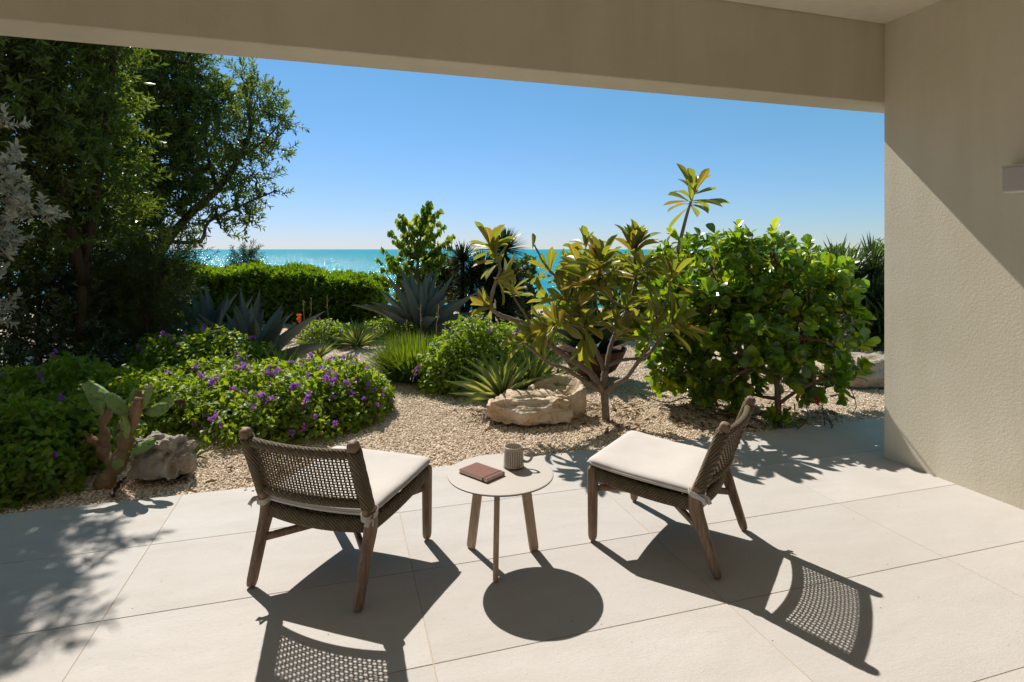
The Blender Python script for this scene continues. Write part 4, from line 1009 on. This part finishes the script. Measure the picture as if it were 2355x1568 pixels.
# ---------------------------------------------------------------- heart-leaved tree, mottled shrub, yuccas
hp = Vector((-1.86, 11.0, 0)); ht = empty('heart_leaf_tree', hp); tag(ht, 'slim tree with drooping heart-shaped leaves standing before the sea', 'tree')
tk = MB(); A = smooth_path([hp, at(962, 700, 11), at(958, 640, 11), at(962, 590, 11), at(970, 530, 11), at(985, 485, 11)], 4)
tk.tube(A, np.linspace(.05, .012, len(A)), 8)
tips = [(985, 478), (1000, 495), (930, 505), (960, 505), (905, 545), (940, 540), (985, 530), (1010, 530), (890, 580), (925, 585), (960, 565), (995, 570), (1030, 550), (1025, 575), (880, 605), (910, 620), (945, 610), (985, 605), (1010, 600), (885, 640), (920, 650), (950, 645), (866, 632), (925, 520), (975, 490), (1020, 560), (900, 600), (935, 560), (940, 670), (915, 685), (1000, 630), (970, 640)]
AA = np.array([tuple(p) for p in A]); tp = []; td = []
for x, y in tips:
    q = at(x, y, 11 + rng.uniform(-.45, .45)); j = np.argmin(np.abs(AA[:, 2] - (q.z - .35)) + .2 * np.abs(AA[:, 0] - q.x)); P = wiggle(AA[j], q, 5, .05, -.06)
    tk.tube(P, np.linspace(.014, .005, 6), 5)
    for k in (1, 2, 3, 4, 5): tp.append(tuple(P[k])); td.append(tuple((P[k] - P[k - 1]).normalized()))
tk.build('trunk', M['bark'], ht, True, True)
tp = np.array(tp); td = np.array(td); pos, y, z = sprigs(tp, td, .13, 9, (40, 105)); n = len(pos)
y = nrm(y) * .75 + np.array([0, 0, -.85]); z = nrm(z + rdir(n) * .6 + np.array([0, -.3, .2])); s = rng.uniform(.65, 1.2, n)
HM = mesh_np('leaf', HEART[0], HEART[1], M['L_portia']); front = np.argsort(pos[:, 1])
f, b = front[:300], front[300:]
leaf_objects(ht, HM, pos[f], y[f], z[f], .118 * s[f], .105 * s[f]); leaf_part('foliage', ht, HEART, pos[b], y[b], z[b], .118 * s[b], .105 * s[b], M['L_portia'])

ms = clump_tree('mottled_shrub', (.15, 11.7, 0), [(.15, 11.7, 0), (.12, 11.7, .4), (.1, 11.7, .9)], [bl_(1195, 650, 11.7, .34), bl_(1180, 690, 11.7, .40), bl_(1210, 615, 11.8, .24), bl_(1150, 660, 11.9, .35), bl_(1200, 720, 11.6, .35)], 330, .15, 9, .10, .06, M['L_croton'], M['bark'], .04, tpl=OVAL, twigs=False)
tag(ms, 'round shrub with green and yellow leaves behind the tall yucca', 'shrub')
ms = clump_tree('mottled_shrub', (-1.25, 11.9, 0), [(-1.25, 11.9, 0), (-1.25, 11.9, .4), (-1.2, 11.9, .9)], [bl_(1025, 615, 11.8, .26), bl_(1000, 640, 11.8, .26), bl_(1045, 640, 11.9, .3), bl_(1030, 680, 11.9, .36)], 230, .15, 9, .10, .06, M['L_croton'], M['bark'], .04, tpl=OVAL, twigs=False)
tag(ms, 'shrub with yellowed leaves between heart-leaved tree and yuccas', 'shrub')

def yucca(base, heads, label, L=.42):
    root = empty('yucca', base); tk = MB(); V = []; F = []; nn = 0
    for (x, y, d, r, n, skirt) in heads:
        h = at(x, y, d); P = wiggle(base, h, 5, .03); tk.tube(P, np.linspace(.05, .035, 6), 7)
        e = np.arcsin(rng.uniform(-.25, 1, n)); a = rng.uniform(0, 6.283, n); dd = np.stack([np.cos(a) * np.cos(e), np.sin(a) * np.cos(e), np.sin(e)], 1)
        v, f = blades_np(np.tile(np.array(tuple(h)), (n, 1)) + dd * .03, dd, r * rng.uniform(.8, 1.1, n), .030, .25, 4); V.append(v); F.append(f[0] + nn); nn += len(v)
        m = int(n * skirt)
        if m:
            a = rng.uniform(0, 6.283, m); e = np.radians(rng.uniform(-55, 20, m)); dd = np.stack([np.cos(a) * np.cos(e), np.sin(a) * np.cos(e), np.sin(e)], 1); t = rng.random(m)[:, None]
            q = np.array(tuple(h)) + np.array([0, 0, -1.]) * t * min(.75, h.z * .75)
            v, f = blades_np(q, dd, r * rng.uniform(.8, 1.15, m), .030, .4, 4); V.append(v); F.append(f[0] + nn); nn += len(v)
    tk.build('trunk', M['darkbark'], root, True, True)
    kind(link('blades', mesh_np('blades', np.concatenate(V), [np.concatenate(F)], M['L_yucca']), root, None, True), 'stuff')
    return tag(root, label, 'yucca', 'dark yuccas before the sea')
yucca(Vector((-.95, 10.7, 0)), [(1064, 600, 10.7, .38, 260, .7), (1090, 640, 10.6, .36, 220, 1.0)], 'short dark spiky yucca beside the heart-leaved tree')
yucca(Vector((-.15, 10.6, 0)), [(1160, 575, 10.6, .44, 320, 1.2), (1125, 640, 10.4, .42, 300, 1.2), (1110, 620, 10.5, .38, 240, .8), (1170, 650, 10.4, .4, 240, 1.2)], 'tallest dark spiky yucca, in front of the yellow-green shrub')

# dark palm by the wall
pb = Vector((4.45, 7.05, 0)); pr = empty('dark_palm', pb); tag(pr, 'dark strap-leaved palm shrub between clusia and stucco wall', 'palm')
V = []; F = []; nn = 0; tk = MB()
for hx, hy, hz, n, r in ((0, 0, .75, 260, .62), (-.25, .1, 1.02, 200, .52), (.3, .1, .95, 220, .6), (.05, -.25, .45, 260, .6), (-.2, -.2, .35, 160, .5), (-.36, .15, 1.12, 200, .50), (.1, .2, 1.15, 160, .48)):
    h = pb + Vector((hx, hy, hz)); tk.tube(wiggle(pb, h, 4, .04), np.linspace(.06, .04, 5), 7)
    e = np.arcsin(rng.uniform(-.35, 1, n)); a = rng.uniform(0, 6.283, n); dd = np.stack([np.cos(a) * np.cos(e), np.sin(a) * np.cos(e), np.sin(e)], 1)
    v, f = blades_np(np.tile(np.array(tuple(h)), (n, 1)), dd, r * rng.uniform(.8, 1.2, n), .028, .55, 6); V.append(v); F.append(f[0] + nn); nn += len(v)
tk.build('trunk', M['darkbark'], pr, True, True)
kind(link('blades', mesh_np('blades', np.concatenate(V), [np.concatenate(F)], M['L_palm']), pr, None, True), 'stuff')

# feathery sapling beyond the hedge
sg = clump_tree('feathery_sapling', (-6.1, 13.0, 0), [(-6.1, 13.0, -.1), at(560, 640, 13), at(568, 600, 13), at(580, 568, 13)], [bl_(575, 580, 13, .16), bl_(560, 600, 13, .24), bl_(545, 612, 13, .2)], 60, .35, 26, .10, .006, M['L_feather'], M['bark'], .02, up=.7)
tag(sg, 'wispy feathery sapling poking above the clipped hedge', 'tree')
rs = clump_tree('round_sapling', (-5.85, 13.1, 0), [(-5.85, 13.1, -.1), at(585, 640, 13.1), at(585, 620, 13.1)], [bl_(585, 615, 13.1, .11)], 40, .12, 9, .10, .06, M['L_portia'], M['bark'], .02, twigs=False, tpl=OVAL)
tag(rs, 'small round green sapling top poking above the clipped hedge', 'tree')
ft = clump_tree('distant_shrub', (9.6, 14.2, -.2), [(9.6, 14.2, -.2), (9.6, 14.2, .8), (9.6, 14.2, 1.4)], [((9.4, 14.2, 1.3), (.4, .4, .4)), ((9.8, 14.2, .9), (.5, .4, .5))], 110, .2, 14, .11, .03, M['L_air'], M['bark'], .03, twigs=False)
tag(ft, 'distant shrub top showing over the hedge beside the stucco wall', 'shrub')

# ---------------------------------------------------------------- plumeria
OBOV = ([0, .08, .3, .55, .75, .9, 1], [.07, .18, .55, .92, 1, .70, .06])
PL = [strap_mesh('leaf', M['L_plum'], c, fo, 8, OBOV) for c, fo in ((.12, 1.4), (.35, 1.2), (.02, 1.6), (.6, 1.0))]
def whorl(root, tip, d, n, L, ang=(25, 85), lean=0.0, wr=.275):
    d = nrm(np.array(tuple(d))); pos, y, z = sprigs(np.array([tuple(tip)]) - d * .06, d[None], .075, n, ang, lean)
    s = rng.uniform(.72, 1.12, len(pos)); leaf_objects(root, PL, pos, y, z, L * s, L * wr * s * rng.uniform(.9, 1.15, len(pos)))
pr_ = on(1393, 962); pl = empty('plumeria', pr_); tag(pl, 'spreading plumeria with bare curved limbs and long olive leaves beside the golden boulder', 'tree')
D0 = pr_.y
def pp(x, y, o=0.0): return at(x, y, D0 + o)
tk = MB()
LIMBS = [  # points (x, y, depth offset), radius start and end
    ([(1393, 964, 0), (1391, 930, 0), (1388, 880, .02), (1392, 850, .03)], .046, .042),
    ([(1388, 900, 0), (1355, 855, 0), (1310, 825, -.02), (1262, 790, -.05), (1222, 752, -.05), (1180, 735, -.05), (1145, 722, -.06), (1128, 703, -.06), (1136, 660, -.08), (1150, 620, -.1), (1140, 585, -.1), (1127, 566, -.1)], .040, .013),
    ([(1391, 905, .02), (1350, 880, -.05), (1300, 848, -.10), (1262, 835, -.15), (1225, 805, -.18), (1200, 785, -.2)], .028, .014),
    ([(1392, 860, .03), (1375, 815, .05), (1352, 770, .03), (1345, 730, .0), (1342, 700, -.02), (1370, 650, -.02), (1380, 615, -.02)], .030, .013),
    ([(1392, 860, .03), (1400, 810, .1), (1415, 765, .14), (1440, 715, .16), (1458, 660, .15), (1460, 615, .12), (1458, 580, .1)], .030, .014),
    ([(1352, 770, .03), (1320, 740, .1), (1305, 700, .15), (1290, 650, .18), (1262, 620, .2), (1240, 585, .2), (1228, 563, .2)], .022, .010),
    ([(1345, 730, 0), (1318, 725, -.1), (1300, 728, -.15), (1282, 745, -.2), (1255, 752, -.22)], .018, .010),
    ([(1305, 700, .15), (1322, 650, .25), (1335, 605, .28), (1346, 572, .3)], .018, .010),
    ([(1390, 905, 0), (1412, 885, -.06), (1440, 868, -.1), (1462, 838, -.1), (1475, 825, -.12), (1500, 805, -.14), (1520, 775, -.15), (1545, 752, -.16)], .032, .014),
    ([(1398, 840, .05), (1430, 828, .02), (1470, 824, -.05)], .022, .018),
    ([(1415, 765, .14), (1440, 738, .02), (1456, 728, -.04), (1480, 737, -.06), (1508, 722, -.06), (1532, 690, -.04), (1540, 655, 0), (1543, 640, 0)], .024, .012),
    ([(1456, 728, -.04), (1430, 705, -.02), (1405, 690, 0), (1385, 668, .02)], .016, .011),
    ([(1508, 722, -.06), (1500, 690, 0), (1490, 655, .05), (1482, 620, .1)], .018, .010),
    ([(1475, 825, -.12), (1490, 790, -.2), (1500, 760, -.22)], .014, .009),
    ([(1222, 752, -.05), (1205, 720, .05), (1185, 690, .1), (1178, 670, .12)], .016, .009),
    ([(1352, 770, .03), (1375, 760, -.12), (1398, 752, -.2), (1420, 768, -.26)], .016, .009)]
for pts, ra, rb in LIMBS:
    P = smooth_path([pp(*q) for q in pts], 4); tk.tube(P, [.74 * (ra + (rb - ra) * i / (len(P) - 1)) + .0025 * math.sin(i * 2.7) for i in range(len(P))], 9)
tk.build('trunk', M['plumbark'], pl, True, True)
U = Vector((0, 0, 1))
for (x, y, o, dx, dz, n, L, a0, a1) in [
    (1127, 566, -.1, -.2, .9, 8, .20, 20, 95), (1140, 600, -.1, -.5, .5, 5, .20, 50, 100), (1150, 640, -.1, .6, .1, 5, .21, 40, 100), (1128, 703, -.06, -.8, .3, 5, .19, 20, 80), (1178, 670, .12, .2, .7, 4, .18, 40, 100),
    (1200, 785, -.2, -.7, .1, 3, .2, 20, 70), (1380, 612, -.02, .1, .9, 10, .25, 25, 95), (1370, 650, -.02, 0, .6, 7, .26, 60, 105), (1458, 575, .1, .1, 1, 13, .24, 12, 70), (1460, 630, .12, .1, .8, 7, .25, 60, 110),
    (1346, 568, .3, 0, 1, 4, .19, 15, 80), (1330, 610, .28, -.2, .8, 4, .22, 50, 100), (1228, 560, .2, .3, .9, 1, .14, 30, 40), (1262, 625, .2, -.3, .6, 4, .21, 30, 100),
    (1342, 745, -.02, -.1, .5, 9, .23, 45, 115), (1282, 742, -.2, -.6, .2, 6, .20, 30, 95), (1250, 752, -.22, -.9, -.2, 7, .22, 15, 70), (1300, 690, .1, -.4, .6, 5, .24, 40, 100), (1270, 700, .2, -.5, .5, 4, .23, 30, 90),
    (1545, 745, -.16, .6, .5, 7, .24, 20, 85), (1543, 640, 0, .2, .8, 5, .22, 30, 90), (1482, 618, .1, .3, .8, 6, .22, 30, 95), (1500, 758, -.22, .3, .6, 5, .2, 30, 100), (1385, 668, .02, -.3, .7, 5, .23, 30, 95),
    (1420, 770, -.26, .4, .6, 8, .22, 25, 100), (1340, 780, -.1, 0, -.9, 3, .22, 10, 45), (1440, 700, .1, .3, .5, 5, .24, 40, 105), (1320, 650, .2, -.2, .6, 5, .24, 40, 100)]:
    whorl(pl, pp(x, y, o), (dx, rng.normal(-.1, .25), dz), max(1, int(n * 2.3)) if n > 1 else 1, L * 1.16, (a0, a1), -.03)
# second, taller plumeria behind the clusia
p2 = Vector((1.72, 6.05, 0)); q2 = empty('plumeria', p2); tag(q2, 'tall thin plumeria stem with a single leaf tuft above the clusia', 'tree')
P = smooth_path([p2, (1.70, 6.05, .6), at(1555, 600, 6.05), at(1566, 545, 6.05), at(1580, 490, 6.05), at(1592, 452, 6.05)], 5)
MB().tube(P, np.linspace(.030, .012, len(P)), 8).build('trunk', M['plumbark'], q2, True, True)
whorl(q2, at(1595, 440, 6.05), (.15, 0, 1), 10, .34, (20, 85), -.03, .24); whorl(q2, at(1588, 462, 6.05), (.1, 0, .8), 12, .36, (75, 140), -.05, .24)

# ---------------------------------------------------------------- clusia shrubs
RND = ([0, .08, .25, .5, .72, .88, .97, 1], [.10, .22, .58, .90, 1.0, .86, .42, .10])
CL = [strap_mesh('leaf', M['L_clusia'], c, fo, 9, RND) for c, fo in ((.15, 1.2), (.35, 1.0), (-.1, 1.5))]
CLT = (np.array([tuple(v.co) for v in CL[0].vertices]), [np.array([tuple(p.vertices) for p in CL[0].polygons])])
def clusia(base, trunk, blobs, nsp, label, L=.108, r0=.032, group='clusia shrubs by the terrace'):
    root = empty('clusia', base); tk = MB(); tp = []
    for path, rr in trunk:
        P = smooth_path(path, 4); tk.tube(P, np.linspace(rr, rr * .6, len(P)), 9); tp += P
    A = np.array([tuple(p) for p in tp]); pts, out, idx = in_blobs(blobs, nsp, .45); pts[:, 2] = np.maximum(pts[:, 2], .10)
    for b in blobs:
        c = Vector(b[0]); j = np.argmin(((A - np.array(tuple(c))) ** 2).sum(1)); tk.tube(wiggle(A[j], c, 5, .05), np.linspace(.018, .009, 6), 6)
    tk.build('trunk', M['bark'], root, True, True)
    tw = MB()
    for i in range(nsp):
        c = Vector(blobs[idx[i]][0]); tw.tube(wiggle(c.lerp(Vector(pts[i]), .15), pts[i], 3, .05), np.linspace(.007, .004, 4), 4, cap=False)
    kind(tw.build('twigs', M['twig'], root, False, True), 'stuff')
    d = nrm(out * .7 + rdir(nsp) * .45 + np.array([0, 0, .55])); pos, y, z = sprigs(pts - d * .05, d, .13, 10, (28, 85)); s = rng.uniform(.55, 1.2, len(pos))
    near = np.argsort(pos[:, 1] - .35 * pos[:, 2]); f, b = near[:300], near[300:]
    leaf_objects(root, CL, pos[f], y[f], z[f], L * s[f], L * .66 * s[f])
    leaf_part('foliage', root, CLT, pos[b], y[b], z[b], L * s[b], L * .66 * s[b], M['L_clusia'])
    return tag(root, label, 'shrub', group)
c1 = on(1790, 978); c1 = Vector((c1.x, c1.y, -.02))
def k1(x, y, d, r): return (at(x, y, d), (r, r, r * .9))
clusia(c1, [([c1, at(1788, 930, 4.75), at(1785, 880, 4.78), at(1760, 855, 4.8), at(1720, 845, 4.8)], .030), ([at(1785, 880, 4.78), at(1800, 840, 4.85), at(1840, 800, 4.9), at(1850, 740, 5.0)], .024), ([at(1788, 930, 4.75), at(1830, 900, 4.7), at(1870, 880, 4.7)], .016)],
       [k1(1640, 620, 5.1, .20), k1(1690, 600, 5.1, .20), k1(1770, 600, 5.1, .22), k1(1640, 690, 5.0, .24), k1(1720, 700, 5.0, .26), k1(1800, 680, 5.0, .26), k1(1870, 660, 5.0, .22), k1(1905, 640, 5.0, .16), k1(1915, 720, 4.9, .18), k1(1680, 780, 4.9, .24),
        k1(1760, 790, 4.8, .26), k1(1850, 780, 4.75, .24), k1(1920, 800, 4.8, .18), k1(1700, 860, 4.9, .20), k1(1790, 850, 4.7, .18), k1(1870, 860, 4.7, .20), k1(1935, 860, 4.75, .14), k1(1600, 740, 5.1, .22), k1(1775, 555, 5.1, .10), k1(1830, 740, 5.2, .3), k1(1650, 880, 5.0, .17), k1(1720, 905, 5.0, .14), k1(1830, 895, 4.8, .13), k1(1900, 890, 4.9, .13), k1(1645, 570, 5.1, .09), k1(1700, 556, 5.1, .09), k1(1860, 588, 5.0, .10), k1(1925, 612, 4.95, .08), k1(1975, 780, 4.75, .07)],
       360, 'wide clusia with paddle-shaped leaves, its trunk near the paving edge', .104)
c2 = on(1597, 922)
clusia(c2, [([c2, c2 + Vector((0, 0, .25)), at(1605, 850, 5.4), at(1600, 780, 5.4)], .034), ([at(1605, 850, 5.4), at(1640, 740, 5.4), at(1650, 660, 5.4)], .02)],
       [k1(1540, 640, 5.5, .22), k1(1580, 590, 5.6, .20), k1(1560, 720, 5.4, .24), k1(1540, 820, 5.3, .24), k1(1600, 820, 5.3, .24), k1(1520, 870, 5.3, .16), k1(1640, 860, 5.3, .22), k1(1660, 640, 5.6, .28), k1(1720, 640, 5.7, .3), k1(1800, 620, 5.8, .3), k1(1700, 880, 5.2, .2), k1(1555, 885, 5.3, .17), k1(1620, 905, 5.35, .15), k1(1510, 780, 5.2, .16), k1(1500, 700, 5.4, .16), k1(1680, 915, 5.4, .14)],
       310, 'clusia with darker leaves rising behind the plumeria limbs', .098)

# red-flowered trailing stems, sucker plant, fallen twigs
rv = empty('trailing_vine', on(1800, 985)); tag(rv, 'thin arching thorny stems with red blooms beside the clusia trunk', 'vine')
tk = MB()
for pts in [[(1800, 900), (1840, 905), (1880, 930), (1905, 965), (1912, 985)], [(1820, 900), (1862, 915), (1890, 935), (1908, 965), (1915, 983)], [(1850, 895), (1853, 930), (1857, 960), (1835, 985), (1820, 992)], [(1888, 920), (1893, 950), (1896, 978)], [(1955, 890), (1968, 930), (1962, 950)]]:
    tk.tube(smooth_path([at(x, y, 4.75 - .002 * (y - 900)) for x, y in pts], 4), .0035, 5)
tk.build('stems', M['darkbark'], rv, True, True)
RB = petals_mesh('bloom', M['red'], 30, .5, 9); bp_ = np.array([tuple(at(1875, 922, 4.62)), tuple(at(1846, 908, 4.68)), tuple(at(1868, 914, 4.65)), tuple(at(1764, 893, 4.6))])
leaf_objects(rv, RB, bp_, rdir(4), rdir(4), np.array([.06, .04, .03, .03]), np.array([.06, .04, .03, .03]), 'bloom')
sk = empty('sucker_plant', on(1790, 988)); tag(sk, 'small leafy shoots sprouting at the foot of the clusia trunk', 'plant')
bs = np.array([tuple(on(1770 + 8 * i, 985 - 2 * (i % 3))) for i in range(7)]); pos, y, z = sprigs(bs, nrm(rdir(7) * .5 + np.array([0, 0, 1.])), .13, 6, (30, 85)); m = len(pos)
leaf_objects(sk, CL, pos, y, z, .075 * rng.uniform(.7, 1.2, m), .045 * rng.uniform(.7, 1.2, m))
for i, (pts, lb) in enumerate([([(1560, 960), (1620, 985), (1680, 975), (1740, 985)], 'dark fallen twig lying on gravel under the clusia'), ([(1470, 905), (1530, 925), (1580, 915), (1650, 935)], 'long dark twig on the gravel right of the plumeria trunk'), ([(1640, 950), (1700, 960), (1760, 945)], 'short dark twig on shaded gravel behind the sideways chair'), ([(258, 1140), (268, 1120), (285, 1095)], 'black irrigation pipe end beside the prickly pear')]):
    P = smooth_path([on(x, y, .02) for x, y in pts], 6); c = P[0].copy()
    o = MB().tube([p - c + Vector((rng.normal(0, .006), rng.normal(0, .006), 0)) for p in P], .006 if i < 3 else .011, 6).build('fallen_twig' if i < 3 else 'irrigation_pipe', M['darkbark'] if i < 3 else M['band'], None, True)
    o.location = c; tag(o, lb, 'twig' if i < 3 else 'pipe')
# channel marker far out at sea
mk = empty('channel_marker', (at(1049, 573, 420).x, 420, -4.2)); tag(mk, 'thin channel marker post on the distant sea beside the yucca', 'marker')
MB().tube([(0, 0, -1), (0, 0, 9)], .28, 8).build('post', M['darkbark'], mk); MB().box(-.7, .7, -.1, .1, 7.6, 8.9).build('topmark', M['darkbark'], mk)

# leaf litter under the shrubs
n = 520; q = np.concatenate([np.stack([rng.normal(1.0, .55, 220), rng.normal(5.0, .35, 220)], 1), np.stack([rng.normal(2.2, .6, 220), rng.normal(5.0, .35, 220)], 1), np.stack([rng.normal(-2.5, .4, 80), rng.normal(3.75, .15, 80)], 1)])
v = VB.x * (q[:, 0] - P0.x) + VB.y * (q[:, 1] - P0.y); q = q[v > VE + .02]; n = len(q)
M['litter'] = m_leaf('fallen leaf', [(.16, .09, .045), (.24, .15, .07), (.10, .06, .035), (.30, .21, .10)], .1, (1.5, 1.4, 1), .7, .2)
V, F = leaves_np(OVAL, np.column_stack([q, np.full(n, -.004)]), np.column_stack([rng.normal(size=(n, 2)), rng.uniform(-.1, .25, n)]), nrm(np.array([0, 0, 1.]) + rng.normal(0, .35, (n, 3))), rng.uniform(.03, .085, n), rng.uniform(.015, .035, n))
tag(kind(link('leaf_litter', mesh_np('leaf_litter', V, F, M['litter'])), 'stuff'), 'brown fallen leaves scattered on the gravel under plumeria and clusia', 'leaves')
